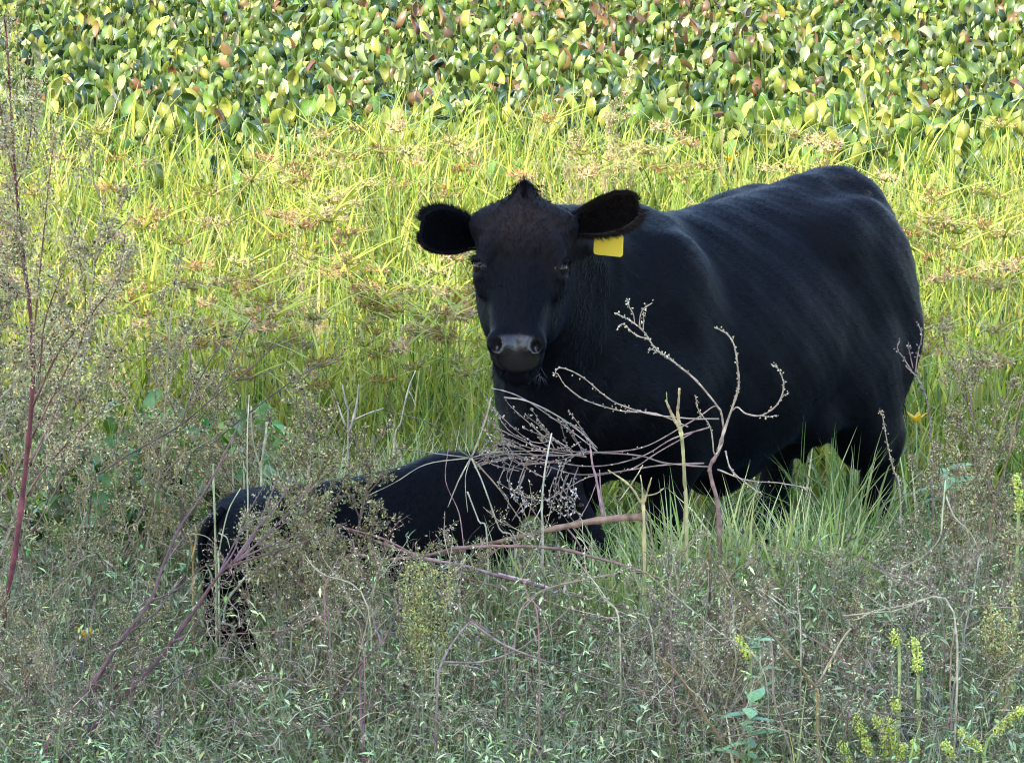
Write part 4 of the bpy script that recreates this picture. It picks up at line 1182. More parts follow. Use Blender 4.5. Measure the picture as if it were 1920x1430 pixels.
def build_weeds():
    o1 = [(.28, .27, .10), (.42, .36, .18), (.17, .13, .075)]           # olive brown
    o2 = [(.38, .31, .16), (.20, .14, .08), (.36, .36, .14)]           # tan
    o3 = [(.22, .27, .10), (.42, .38, .20), (.17, .12, .08)]           # greyish green
    weed_variant('bush0', 1, .80, 12, .10, PURPLE, o1, 380, (.007, .013), .005, .65, .36, 9)
    weed_variant('bush1', 2, .70, 11, .15, GREYT, o1, 380, (.007, .013), .005, .7, .38, 9)
    weed_variant('bush2', 3, .60, 10, .1, PURPLE, o3, 320, (.007, .014), .0045, .8, .6, 8)
    weed_variant('bush3', 4, .55, 9, .3, GREYT, o3, 280, (.007, .013), .004, .85, .6, 8)
    weed_variant('tan0', 5, .95, 13, .1, GREYT, o2, 420, (.006, .012), .005, .6, .42, 8)
    weed_variant('tan1', 6, .80, 12, .25, PURPLE, o2, 420, (.006, .012), .0045, .65, .45, 8)
    weed_variant('bare0', 7, .60, 9, .3, GREYT, [(.30, .23, .15), (.50, .43, .26)], 110, (.006, .010), .0035, .8, .6, 6)
    weed_variant('bare1', 8, .50, 9, .45, PURPLE, [(.30, .23, .15), (.50, .43, .26)], 90, (.006, .010), .003, .9, .6, 6)
    rng = np.random.default_rng(91)
    def put(keys, px, py, Y, s, label, group, rz=None, tilt=None):
        # px,py: where the foot of the plant would be seen at distance Y is implied; only px counts
        x = (px - 960) / FPX * Y / CP
        place_weed(keys[rng.integers(len(keys))], x, Y, rng.uniform(0, 6.28) if rz is None else rz, s * rng.uniform(.85, 1.15), label, group, tilt=tilt or (rng.normal(0, .08), rng.normal(0, .08)))
    # the olive thicket that covers the middle of the calf
    for (px, Y, s) in ((520, 15.7, .95), (555, 15.8, 1.0), (585, 15.7, 1.0), (610, 15.75, .95), (540, 15.55, .85), (600, 15.5, .8), (670, 15.55, .62), (720, 15.5, .6), (780, 15.5, .58), (640, 15.4, .65),
                       (830, 15.5, .52), (570, 15.3, .6), (680, 15.25, .6), (760, 15.25, .55), (870, 15.4, .5), (920, 15.4, .45), (590, 15.85, .9), (500, 15.05, .45), (545, 15.1, .5), (590, 15.05, .5), (630, 15.1, .55), (670, 15.05, .5), (715, 15.1, .5), (760, 15.0, .45), (800, 15.1, .5), (850, 15.1, .45), (900, 15.15, .45), (610, 14.9, .42), (700, 14.9, .4)):
        put(['bush0', 'bush1'], px, 0, Y, s, 'olive brown weed in the thicket hiding the middle of the black calf', 'olive weeds in front of the calf')
    # grey green sparse weeds over the foreground
    for i in range(64):
        px = rng.uniform(-40, 1960); Y = rng.uniform(14.7, 15.9)
        if 330 < px < 510: continue
        where = 'in the bottom left corner' if px < 480 else 'below the olive thicket' if px < 900 else 'below the broken branch' if px < 1300 else 'below the hind leg of the cow' if px < 1650 else 'in the bottom right corner'
        put(['bush2', 'bush3', 'bare1', 'tan1'], px, 0, Y, rng.uniform(.4, .72), 'grey green twiggy weed in the shade ' + where, 'grey green weeds ' + where)
    # bare tangled weeds lying through the foreground
    for i in range(70):
        px = rng.uniform(430, 1960) if i < 55 else rng.uniform(-40, 430); Y = rng.uniform(14.4, 15.95)
        if 330 < px < 510: continue
        where = 'left of the olive thicket' if px < 480 else 'below the olive thicket' if px < 900 else 'around the broken branch' if px < 1300 else 'below the belly and hind leg of the cow' if px < 1650 else 'at the lower right'
        put(['bare0', 'bare1'], px, 0, Y, rng.uniform(.7, 1.1), 'bare brown weed with tangled leaning twigs ' + where, 'bare weeds ' + where, tilt=(rng.normal(0, .35), rng.normal(0, .45)))
    # right hand side
    for (px, Y, s) in ((1640, 15.9, .38), (1720, 16.0, .42), (1800, 16.1, .75), (1870, 16.2, .95), (1930, 16.1, 1.05), (1600, 15.6, .6), (1700, 15.5, .5), (1780, 15.6, .7), (1850, 15.7, .85), (1910, 15.6, .95), (1500, 15.5, .55), (1420, 15.7, .5), (1560, 16.0, .5), (1890, 16.8, 1.0), (1830, 17.0, .8), (1940, 17.1, 1.1)):
        put(['bush2', 'bush3', 'tan1', 'bush1'], px, 0, Y, s, 'brownish green weed standing right of the cow', 'brownish weeds right of the cow')
    # left: tall tan seeding weeds in front of the sunlit sedge
    for (px, Y, s) in ((-30, 15.8, 1.3), (20, 16.4, 1.35), (80, 16.2, 1.2), (150, 16.5, 1.15), (240, 16.4, .95), (310, 16.4, .7), (60, 17.0, 1.2), (160, 17.2, 1.05), (30, 15.9, .7), (130, 16.0, .6), (400, 16.9, .75), (480, 17.0, .75), (560, 17.0, .7)):
        put(['tan0', 'tan1', 'bush2'], px, 0, Y, s, 'tall tan seeding weed at the left in front of the sunlit sedge', 'tan weeds at the left', tilt=(rng.normal(0, .06), rng.normal(.06, .12)))
    # ghostly weeds before the pond edge
    for (px, Y, s) in ((1010, 21.5, .6), (1120, 23.0, .75), (620, 20.2, .55), (1085, 22.6, .6)):
        put(['tan0'], px, 0, Y, s, 'pale seeding weed rising above the sunlit sedge near the pond edge', 'pale weeds near the pond edge')

# ------------------------------------------------------------------ single dry plants that can be picked out
def near(Y):
    """the plants of the lowest part of the picture stand in front of the deep undergrowth"""
    return Y - .68 * min(1, max(0, (15.65 - Y) / .35))

class Hero:
    """one plant: its own stems, each a part; origin at its foot"""
    def __init__(s, name, label, cat, foot, seed=0):
        s.foot = np.array(foot, dtype=float); s.root = empty(name, tuple(s.foot)); tag(s.root, label, cat); s.rng = np.random.default_rng(seed)
        s.fol = MB()
    def stem(s, pts, Y0, Y1, r0, r1, col, part='stem', root=False, buds=0, bcols=None, bsize=(.006, .011), tmpl=BUD_T, curl=False, n=5, t0=.3, wob=.0, mat=None):
        pts = list(pts)
        Ys = np.linspace(near(Y0), near(Y1), len(pts))
        P = [at(px, py, Y) for (px, py), Y in zip(pts, Ys)]
        if root: P = [s.foot] + P
        W3 = smooth_path(P, n)
        wob = wob or .0005
        if wob: W3 = W3 + np.cumsum(s.rng.normal(0, wob, W3.shape), axis=0) * .5
        mb = MB(); c = np.array(col) * (1 + .25 * np.sin(np.linspace(0, 9, len(W3)))[:, None] * s.rng.uniform(.2, 1))
        rr = np.linspace(r0, r1, len(W3)) * (1 + .30 * (s.rng.random(len(W3)) < .22) + s.rng.normal(0, .07, len(W3)))      # nodes and uneven growth
        c = c * (1 + s.rng.normal(0, .16, (len(W3), 1)))
        tube(mb, W3, rr, np.clip(c, .01, .9), 6)
        o = obj(part, mb.mesh(part, mat or M_STEM, s.foot), s.root)
        if buds: bud_line(s.fol, W3, s.rng, buds, bcols or [TAN, (.45, .40, .30)], bsize, tmpl, t0=t0, off=.003)
        return W3
    def done(s, kind='seeds'):
        if s.fol.n:
            o = obj(kind, s.fol.mesh(kind, M_DRY, s.foot, smooth=False), s.root); o['kind'] = 'stuff'

def build_heroes():
    rng = np.random.default_rng(5)
    # --- tall red stemmed weed at the left edge
    f = at(-15, 1310, 15.62); f[2] = 0
    h = Hero('red_stemmed_weed', 'tallest weed at the far left, red stem with a tan seeding plume', 'weed', f, 11)
    main = h.stem([(8, 1150), (28, 1040), (46, 900), (58, 780), (62, 690), (56, 580), (42, 470), (32, 380), (24, 280), (18, 180), (12, 80), (6, 30)], 15.62, 15.5, .0085, .0020, (.15, .045, .05), 'stem', root=True)
    tanc = [(.46, .36, .21), (.28, .19, .12), (.40, .38, .17)]
    for (pts, r) in (([(48, 505), (25, 490), (0, 470), (-30, 450)], .003), ([(56, 600), (30, 440), (-10, 410)], .002), ([(58, 650), (66, 600), (78, 480), (92, 340), (104, 250)], .003), ([(64, 700), (75, 690), (85, 600), (120, 500), (150, 400)], .0028),
                     ([(62, 760), (110, 660), (170, 590), (220, 520), (235, 440)], .0032), ([(60, 820), (120, 700), (152, 640), (160, 560), (145, 470)], .003), ([(56, 560), (20, 540), (-20, 500)], .0025),
                     ([(30, 350), (50, 300), (60, 220), (58, 150)], .002), ([(28, 330), (10, 260), (0, 190)], .002), ([(55, 870), (100, 780), (130, 700), (180, 660)], .0028), ([(50, 930), (90, 870), (170, 790), (240, 740)], .003)):
        w = h.stem(pts, 15.55, 15.3 + rng.uniform(-.1, .3), r, .001, (.20, .09, .08), 'branch')
        bud_line(h.fol, w, h.rng, 800, tanc, (.007, .013), t0=.3, off=.014)
        for j in range(15):
            t = h.rng.integers(3, len(w) - 2); q, _ = twig_path(w[t], w[t + 1] - w[t] + h.rng.normal(0, .02, 3), h.rng.uniform(.05, .16), h.rng, 4, .5, .2)
            bud_line(h.fol, q, h.rng, 560, tanc, (.007, .012), off=.007)
    bud_line(h.fol, main[-28:], h.rng, 2200, tanc, (.007, .013), off=.020)
    for j in range(26):
        t = h.rng.integers(len(main) - 30, len(main) - 2); q, _ = twig_path(main[t], h.rng.normal(0, .6, 3) + (0, 0, .8), h.rng.uniform(.05, .14), h.rng, 4, .6, .15)
        bud_line(h.fol, q, h.rng, 420, tanc, (.006, .011), off=.006)
    h.done()
    # --- leaning red stems in the lower left
    def leaning(label, px, pts, r, col, Y0, Y1, br=(), seed=3, cols=None):
        f = at(px[0], px[1], near(Y0)); f[2] = 0
        h = Hero('leaning_weed', label, 'weed', f, seed)
        w = h.stem(pts, Y0, Y1, r, r * .4, col, 'stem', root=True)
        for (p, rr) in br:
            w2 = h.stem(p, (Y0 + Y1) / 2, Y1 + .03, rr, rr * .4, np.array(col) * 1.1, 'branch')
            if cols: bud_line(h.fol, w2, h.rng, 260, cols, (.006, .012), t0=.4, off=.010)
        h.done(); return w
    olive = [(.20, .21, .085), (.27, .24, .13)]
    ex = np.random.default_rng(62)
    for i in range(60):
        # long bare stems slanting through the undergrowth, most of them leaning up to the left
        px = ex.uniform(520, 1950); py = ex.uniform(1120, 1470); Y = ex.uniform(14.3, 15.3); l = ex.uniform(70, 300); a = ex.normal(2.45, .55)
        if i % 4 == 0: a = ex.uniform(.3, 1.3)
        dx, dy = l * math.cos(a), -l * math.sin(a); c_ = ex.normal(0, .14) * l
        if at(px, py, Y)[2] < .03: py = 715 + FPX * math.tan(math.atan(CAM_H / Y) - PITCH) - 30
        if py + dy < 1040: dy = 1040 - py
        where = 'below the thicket' if px < 900 else 'below the broken branch' if px < 1300 else 'below the belly of the cow' if px < 1600 else 'at the lower right'
        b = at(px, py, Y); h = Hero('bare_stem', 'long bare dry stem slanting through the undergrowth ' + where, 'dry stem', (b[0], b[1], 0), 600 + i); h.root['group'] = 'bare stems ' + where
        col = [(.34, .23, .15), (.30, .16, .13), (.46, .38, .24), (.20, .13, .10)][i % 4]; r = ex.uniform(.0014, .0032)
        w = []
        P = [at(px, py, Y), at(px + dx * .5 - dy * .0 + c_, py + dy * .5 + c_ * .5, Y + .06), at(px + dx, py + dy, Y + .12)]
        W3 = smooth_path([(b[0], b[1], 0)] + P, 5); mb = MB(); tube(mb, W3, np.linspace(r, r * .5, len(W3)), col, 5); obj('stem', mb.mesh('stem', M_STEM, h.foot), h.root)
        for j in range(3):
            t = ex.integers(6, len(W3) - 1); q, _ = twig_path(W3[t], W3[t] - W3[t - 1] + ex.normal(0, .02, 3), ex.uniform(.05, .16), ex, 4, .2, .15)
            mb = MB(); tube(mb, q, np.linspace(r * .55, r * .3, 5), col, 4); obj('twig', mb.mesh('twig', M_STEM, h.foot), h.root)
            bud_line(h.fol, q, ex, 90, [(.36, .29, .19), (.5, .44, .3)], (.005, .009), BUD_T, off=.003)
        h.done()
    leaning('long red stem leaning from the bottom left up towards the gap beside the calf', (75, 1440), [(85, 1402), (162, 1296), (227, 1199), (280, 1126), (308, 1053), (337, 988), (385, 919), (422, 850), (450, 790)], .0055, (.15, .065, .055), 15.05, 15.9,
            [([(280, 1126), (330, 1105), (385, 1060), (430, 1050)], .003), ([(300, 1070), (350, 1000), (400, 960)], .002)], 21, olive)
    leaning('thick dark red stem leaning from the bottom left and fanning out into the thicket', (60, 1450), [(110, 1426), (183, 1353), (260, 1276), (308, 1223), (365, 1146), (402, 1089), (438, 1053)], .0075, (.13, .05, .045), 15.05, 15.6,
            [([(438, 1053), (470, 1015), (500, 950), (520, 900)], .004), ([(438, 1053), (480, 1020), (540, 960), (590, 900)], .004), ([(438, 1053), (490, 1030), (560, 1000), (640, 930)], .0035), ([(430, 1062), (480, 1045), (560, 1020), (650, 980)], .0035), ([(400, 1095), (450, 1000), (480, 960)], .003),
             ([(402, 1089), (440, 1030), (455, 980), (500, 905)], .003), ([(320, 1205), (360, 1180), (420, 1090), (470, 1050)], .003), ([(438, 1053), (475, 1000), (530, 930), (545, 880)], .003), ([(438, 1050), (470, 1030), (520, 990), (585, 945)], .0028)], 22, olive)
    leaning('thin dark stem climbing beside the two red stems at the lower left', (140, 1440), [(150, 1400), (175, 1300), (230, 1200), (290, 1150), (320, 1110), (345, 1080)], .0035, (.10, .05, .045), 15.1, 15.5, [([(230, 1200), (180, 1220), (80, 1260), (20, 1275)], .002)], 23, olive)
    leaning('dark twiggy weed reaching right across the sunlit sedge at the left', (150, 1010), [(170, 930), (200, 880), (280, 830), (340, 795), (400, 745), (470, 690), (520, 640)], .0035, (.11, .08, .065), 16.2, 16.2, [([(340, 795), (360, 740), (420, 640), (480, 610)], .0022), ([(400, 745), (440, 660), (470, 600), (530, 560)], .002), ([(440, 715), (520, 690), (580, 640)], .002)], 24, [(.22, .18, .12), (.12, .10, .08)])
    leaning('slim twig with a dark tip rising above the straw behind the calf', (330, 1060), [(350, 880), (400, 830), (460, 780), (520, 735), (580, 695), (625, 675), (655, 650)], .003, (.13, .09, .075), 16.5, 16.5, [([(520, 735), (560, 720), (600, 680), (640, 672)], .0018)], 25, [(.24, .18, .13), (.10, .085, .07)])
    leaning('dark red twig standing at the lower left in front of the calf legs', (300, 1440), [(297, 1400), (300, 1330), (330, 1270), (400, 1240), (440, 1235)], .0028, (.10, .05, .045), 15.0, 15.3, (), 26)
    leaning('red stem rising out of the dark hollow at the bottom centre', (690, 1440), [(680, 1380), (676, 1300), (680, 1240), (715, 1205), (740, 1160)], .004, (.17, .08, .075), 15.0, 15.4, [([(680, 1240), (640, 1290), (600, 1330), (560, 1360)], .003), ([(715, 1205), (700, 1160), (720, 1130)], .003)], 27, olive)
    leaning('pinkish bare stem crossing the bottom centre up to a broken knee', (815, 1420), [(820, 1300), (830, 1240), (860, 1190), (882, 1165)], .004, (.26, .17, .14), 15.0, 15.3, [([(882, 1165), (940, 1205), (1000, 1230), (1100, 1265), (1200, 1300), (1280, 1340)], .0035), ([(830, 1240), (900, 1240), (965, 1220), (1010, 1190), (1070, 1140)], .0025)], 28)
    leaning('thin brown stem slanting down towards the right at the bottom centre', (1030, 1450), [(1015, 1420), (970, 1390), (900, 1355), (840, 1310)], .003, (.25, .18, .13), 15.0, 15.2, (), 29)
    # --- thick broken branch below the cow's chest and the pink runners below it
    f = at(900, 1028, 15.95); f[2] = 0
    h = Hero('broken_branch', 'thick bare brown branch with a broken end in front of the cow', 'branch', f, 31)
    h.stem([(1214, 969), (1180, 970), (1132, 974), (1083, 982), (1034, 992), (985, 1004), (930, 1016), (870, 1027), (790, 1040), (700, 1012), (640, 985)], 15.9, 15.9, .0115, .003, (.25, .15, .10), 'stem')
    for (pts, r) in (([(1132, 974), (1118, 900), (1110, 870), (1105, 830)], .0045), ([(1137, 974), (1128, 930), (1124, 880)], .003), ([(1034, 992), (1018, 985), (985, 945), (960, 978)], .002), ([(870, 1027), (860, 960), (835, 900), (840, 840)], .0018),
                     ([(1060, 986), (1090, 1030), (1100, 1100)], .003), ([(960, 1010), (870, 1075), (800, 1120)], .0028), ([(1080, 983), (1105, 940), (1120, 900)], .0014)):
        h.stem(pts, 15.9, 15.95, r, r * .5, (.30, .18, .17), 'branch')
    h.stem([(870, 1027), (868, 1100), (860, 1200)], 15.9, 15.9, .005, .006, (.2, .12, .1), 'foot')
    h.done()
    f = at(620, 1120, 15.7); f[2] = 0
    h = Hero('pink_runner', 'pink stems arching low from the thicket past the broken branch to the right', 'weed', f, 32)
    pk = (.30, .17, .13)
    h.stem([(640, 1060), (720, 1050), (800, 1040), (858, 1027), (961, 1023), (1050, 1028), (1120, 1045), (1181, 1062), (1240, 1086), (1262, 1110)], 15.7, 15.85, .0055, .003, pk, 'stem', root=True)
    h.stem([(780, 1045), (863, 1059), (936, 1079), (1034, 1105), (1132, 1130), (1230, 1150), (1330, 1160)], 15.7, 15.8, .0045, .002, (.28, .17, .16), 'branch')
    h.stem([(650, 990), (720, 1010), (780, 1040), (850, 1075), (950, 1105), (1080, 1150), (1180, 1165)], 15.75, 15.7, .003, .002, (.26, .13, .12), 'branch')
    h.stem([(934, 1075), (1000, 1092), (1030, 1102)], 15.69, 15.69, .0035, .003, (.55, .36, .36), 'branch')
    h.stem([(1100, 1165), (1160, 1235), (1190, 1260), (1260, 1300)], 15.6, 15.3, .003, .002, (.33, .16, .16), 'branch')
    h.done()
    # --- curled seeding weed right in front of the cow
    f = at(1352, 1030, 16.22); f[2] = 0
    h = Hero('curled_weed', 'dry weed with pale curled seed sprays standing against the flank of the cow', 'weed', f, 33)
    c0 = (.27, .18, .15); c1 = (.40, .30, .22); pb = [(.50, .43, .29), (.36, .28, .19), (.46, .41, .22)]
    Y = 16.18
    h.stem([(1348, 978), (1333, 898), (1330, 875), (1348, 843), (1357, 804)], Y, Y, .0075, .0045, (.25, .15, .12), 'stem', root=True)
    K = dict(bcols=pb, bsize=(.005, .0095))
    h.stem([(1346, 845), (1357, 811), (1373, 766), (1385, 727), (1383, 689), (1377, 650), (1364, 628), (1340, 615)], Y, Y - .06, .0038, .0018, c1, 'branch', buds=190, **K)
    h.stem([(1371, 770), (1383, 763), (1399, 775), (1428, 779), (1457, 759), (1470, 727), (1463, 695), (1447, 682)], Y, Y - .10, .0026, .0015, c1, 'branch', buds=240, **K)
    h.stem([(1457, 758), (1468, 742), (1480, 735)], Y - .09, Y - .09, .0015, .001, c1, 'branch', buds=150, **K)
    h.stem([(1428, 779), (1440, 781), (1457, 778)], Y - .06, Y - .06, .0015, .0012, c1, 'branch', buds=260, **K)
    h.stem([(1357, 804), (1352, 775), (1345, 762), (1306, 714), (1264, 679), (1229, 653), (1206, 621), (1180, 600), (1151, 586)], Y, Y - .1, .0036, .0016, c1, 'branch', buds=170, **K)
    for p in ([(1190, 606), (1188, 590), (1180, 575), (1177, 563), (1172, 566)], [(1200, 615), (1198, 598), (1204, 580), (1222, 568)], [(1206, 621), (1207, 600), (1206, 585)], [(1216, 636), (1190, 628), (1170, 610), (1160, 612), (1157, 620)], [(1240, 662), (1225, 656), (1215, 655)], [(1264, 679), (1250, 668), (1238, 664)]):
        h.stem(p, Y - .08, Y - .1, .0018, .0014, c1, 'branch', buds=240, **K)
    for (p, b) in (([(1348, 766), (1338, 762), (1309, 782), (1267, 806), (1213, 835), (1164, 845), (1100, 847), (1050, 845), (1000, 835), (950, 812), (925, 800)], 30), ([(1348, 785), (1293, 785), (1213, 775), (1148, 752), (1100, 714), (1070, 695), (1045, 690), (1035, 705)], 90),
                   ([(1290, 800), (1230, 775), (1164, 769), (1100, 750), (1060, 722), (1045, 700)], 90), ([(1333, 800), (1261, 822), (1206, 853), (1148, 869), (1100, 872), (1040, 865), (980, 870)], 30), ([(1330, 875), (1250, 868), (1200, 855), (1120, 850), (1040, 855), (960, 850), (890, 860)], 20),
                   ([(1320, 868), (1240, 872), (1150, 885), (1080, 888), (1020, 870), (960, 848)], 20), ([(1300, 810), (1230, 850), (1180, 880), (1100, 895), (1040, 930), (1010, 938), (970, 925), (935, 905)], 40),
                   ([(1345, 880), (1400, 900), (1460, 905), (1520, 915)], 60), ([(1360, 845), (1372, 880), (1400, 905), (1430, 925)], 90), ([(1355, 830), (1340, 850), (1332, 800), (1310, 770), (1303, 740)], 140)):
        h.stem(p, Y, Y - .12 + h.rng.uniform(-.06, .03), .0024, .0013, c0 if b < 50 else c1, 'branch', buds=b, wob=.0008, **K)
    # tangle of seed heads below the muzzle
    for i in range(36):
        t = h.rng.random()
        sx, sy = 1120 - 170 * t + h.rng.normal(0, 20), 850 + h.rng.normal(0, 14)
        ex, ey = sx - h.rng.uniform(25, 110), sy - h.rng.uniform(-30, 85)
        mx_, my_ = (sx + ex) / 2 + h.rng.normal(0, 12), (sy + ey) / 2 + h.rng.normal(8, 10)
        if ex < 905: ex = 915
        yy = 16.0 + h.rng.uniform(-.08, .06)
        h.stem([(sx, sy), (mx_, my_), (ex, ey), (ex - 6, ey - 8)], yy, yy - .02, .0015, .0010, (.25, .18, .15), 'twig', buds=150, bcols=[(.28, .22, .16), (.18, .13, .10), (.38, .32, .22)], bsize=(.006, .011), t0=.25, n=3)
    for i in range(16):
        sx, sy = h.rng.uniform(925, 1090), h.rng.uniform(860, 900)
        h.stem([(sx, sy), (sx - 10, sy + 30), (sx + h.rng.normal(0, 10), sy + 55), (sx + h.rng.normal(0, 14), sy + 75)], 16.0, 15.98, .0015, .001, (.22, .17, .14), 'twig', buds=150, bcols=[(.34, .30, .26), (.45, .40, .34)], bsize=(.006, .011), n=3)
    h.stem([(922, 728), (950, 735), (985, 750), (1045, 790), (1100, 830), (1122, 850)], 16.0, 16.05, .0018, .0016, (.28, .23, .20), 'twig')
    h.stem([(945, 745), (990, 752), (1050, 782), (1095, 815), (1120, 845)], 15.98, 16.0, .0024, .002, (.33, .28, .22), 'twig')
    h.done()
    # --- straw: cut stalks and the star shaped dead stem over the calf
    def stalk(label, foot, stems, Y, name='straw_stalk', seed=1, cat='dry stalk'):
        f = at(foot[0], foot[1], near(Y)); f[2] = 0
        h = Hero(name, label, cat, f, seed)
        for i, (p, r0, r1, c) in enumerate(stems):
            h.stem(p, Y, Y - .02, r0 * .8, r1 * .75, np.array(c) * (.82, .78, .66), 'stem' if i == 0 else 'branch', root=(i == 0), mat=M_STRAW, wob=.0006)
        h.done()
    stalk('pale straw stalk with a forked broken top against the black flank', (1288, 1010), [([(1287, 959), (1284, 900), (1280, 833), (1275, 800)], .0058, .0075, (.58, .52, .28)), ([(1275, 805), (1261, 779), (1253, 760), (1248, 750)], .0065, .004, (.62, .50, .32)), ([(1275, 800), (1271, 772), (1273, 750), (1275, 727)], .006, .0035, (.60, .46, .30)), ([(1262, 780), (1252, 760), (1250, 735)], .003, .002, (.45, .45, .2))], 16.02)
    stalk('splayed yellow straw stub beside the broken branch', (1210, 1010), [([(1208, 975), (1200, 940), (1185, 915), (1165, 898), (1142, 883)], .006, .0025, (.66, .55, .30)), ([(1206, 955), (1204, 915), (1200, 890)], .004, .002, (.64, .50, .30)), ([(1206, 950), (1216, 915), (1222, 895)], .004, .002, (.62, .50, .30)), ([(1160, 940), (1185, 905), (1206, 872)], .0022, .0018, (.55, .48, .34)), ([(1205, 930), (1230, 925), (1245, 915)], .003, .002, (.62, .54, .34))], 15.86, seed=2)
    sb = (.46, .42, .34)
    stalk('star of thin dead stems spreading from one node over the back of the calf', (960, 1090), [([(965, 1030), (936, 990), (905, 905), (883, 858)], .0028, .0032, (.52, .50, .42)), ([(883, 858), (893, 835), (912, 780), (921, 745)], .0034, .0022, sb), ([(883, 858), (860, 900), (839, 951)], .003, .0018, sb), ([(883, 858), (930, 910), (965, 960), (990, 1000)], .0028, .002, (.35, .27, .2)),
          ([(883, 858), (820, 850), (760, 842), (716, 839)], .0026, .0014, (.30, .27, .22)), ([(883, 858), (800, 870), (740, 905), (690, 930)], .0024, .0012, sb), ([(883, 858), (850, 835), (800, 790), (700, 770)], .0028, .0012, (.16, .16, .12)), ([(883, 858), (872, 900), (876, 960)], .002, .0012, sb), ([(883, 858), (930, 848), (1010, 846), (1100, 855)], .0024, .0014, (.36, .28, .25)),
          ([(883, 858), (866, 820), (858, 808)], .002, .001, (.5, .5, .3))], 15.9, 'dead_stem', seed=4)
    stalk('short pale stick propped against the flank of the calf', (915, 1060), [([(914, 1012), (898, 975), (878, 920)], .0035, .003, (.72, .70, .62))], 15.88, seed=5)
    stalk('upright pale stick before the head of the calf', (1016, 1090), [([(1017, 1015), (1016, 950), (1022, 880), (1034, 813)], .0052, .0025, (.72, .68, .62)), ([(1016, 950), (1008, 965), (998, 982)], .002, .0015, (.6, .55, .48))], 15.84, seed=6)
    stalk('straight pale green stalk left of the two at the calf rump', (406, 1150), [([(406, 1113), (405, 1040), (404, 960), (402, 890), (402, 868)], .0048, .0035, (.55, .60, .36))], 15.72, seed=7)
    stalk('tall pale bent straw hanging over the rump of the calf', (418, 1240), [([(425, 1222), (440, 1180), (418, 1165)], .004, .004, (.80, .78, .68)), ([(418, 1170), (425, 1130), (445, 1100), (463, 1078)], .0040, .0036, (.62, .68, .55)), ([(464, 1080), (463, 1010), (464, 950), (462, 880), (463, 800), (466, 740)], .0034, .002, (.66, .64, .52))], 15.66, seed=8)
    stalk('thin pale grass stalk crossing the rump of the calf', (412, 1120), [([(410, 1060), (412, 1030), (428, 960), (452, 915)], .0034, .002, (.62, .68, .50)), ([(412, 1000), (425, 1008), (430, 1028)], .003, .001, (.55, .62, .42))], 15.7, seed=9)
    stalk('pale straw pair standing behind the rump of the calf', (492, 960), [([(490, 900), (492, 860), (498, 820), (500, 790)], .005, .004, (.66, .68, .50)), ([(490, 880), (474, 820), (472, 760)], .004, .003, (.66, .62, .48))], 16.55, seed=10)
    stalk('tan leafy grass tuft left of the rump of the calf', (362, 1120), [([(362, 1060), (358, 1010), (352, 990)], .005, .002, (.52, .36, .18)), ([(360, 1050), (368, 1010), (366, 985)], .004, .0015, (.56, .42, .2)), ([(352, 1010), (338, 985), (320, 970)], .002, .001, (.5, .36, .26)), ([(360, 1000), (385, 1005), (400, 1018)], .002, .001, (.56, .50, .4))], 15.78, seed=11)
    stalk('white bent stalk leaning in the straw above the calf', (735, 900), [([(738, 850), (752, 790), (765, 730), (778, 695)], .004, .002, (.66, .62, .56)), ([(765, 730), (774, 745), (780, 760)], .002, .001, (.6, .6, .5))], 16.7, seed=12)
    stalk('dead pale stalks bunched among the straw above the calf', (650, 880), [([(652, 800), (648, 760), (640, 720)], .005, .003, (.55, .47, .46)), ([(655, 810), (668, 760), (672, 720)], .005, .003, (.62, .54, .50)), ([(648, 800), (630, 750), (622, 730)], .004, .002, (.6, .55, .5)), ([(655, 790), (690, 775), (720, 765)], .003, .002, (.66, .6, .56))], 16.75, seed=13)
    # sprigs in front of the hind leg
    for (lab, foot, stems, Y, sd) in (('thin grey sprig with curled tips beside the hind leg of the cow', (1752, 980), [([(1748, 850), (1740, 760), (1722, 712), (1700, 688)], .0024, .0018, c0), ([(1710, 695), (1695, 672), (1683, 655), (1688, 638)], .0022, .0014, c0), ([(1712, 690), (1706, 660), (1704, 642)], .002, .0014, c0), ([(1716, 700), (1720, 665), (1728, 630), (1722, 608)], .0024, .0014, c0)], 17.0, 14),
                                      ('single nodding sprig in front of the hind leg of the cow', (1690, 1010), [([(1688, 930), (1675, 880), (1663, 830), (1655, 785), (1650, 770), (1656, 772)], .0024, .0016, c1)], 16.9, 15)):
        f = at(foot[0], foot[1], near(Y)); f[2] = 0
        h = Hero('seeding_sprig', lab, 'weed', f, sd)
        for i, (p, r0, r1, c) in enumerate(stems): h.stem(p, Y, Y - .02, r0, r1, c, 'stem' if i == 0 else 'branch', root=(i == 0), buds=200, bcols=pb if sd == 15 else [(.24, .20, .19), (.32, .27, .25)], bsize=(.006, .011))
        h.done()
    # --- stems in the lower right
    brn = (.27, .19, .12)
    stalk('brown stem bending down from the cow foreleg to a pale knee at the bottom right', (1537, 1460), [([(1537, 1430), (1534, 1360), (1532, 1300), (1530, 1290)], .006, .0055, (.55, .44, .20)), ([(1530, 1290), (1507, 1260), (1444, 1185), (1387, 1117), (1345, 1060), (1327, 1030)], .0048, .003, (.28, .20, .11)), ([(1535, 1280), (1560, 1235), (1580, 1200), (1597, 1177)], .0038, .0032, (.62, .52, .36))], 15.0, 'bent_stem', 16, 'weed')
    stalk('pinkish pale stem curving up from the bottom edge right of centre', (1490, 1450), [([(1485, 1425), (1470, 1370), (1451, 1305), (1449, 1240), (1446, 1195)], .0042, .003, (.48, .35, .30))], 15.02, 'bent_stem', 17, 'weed')
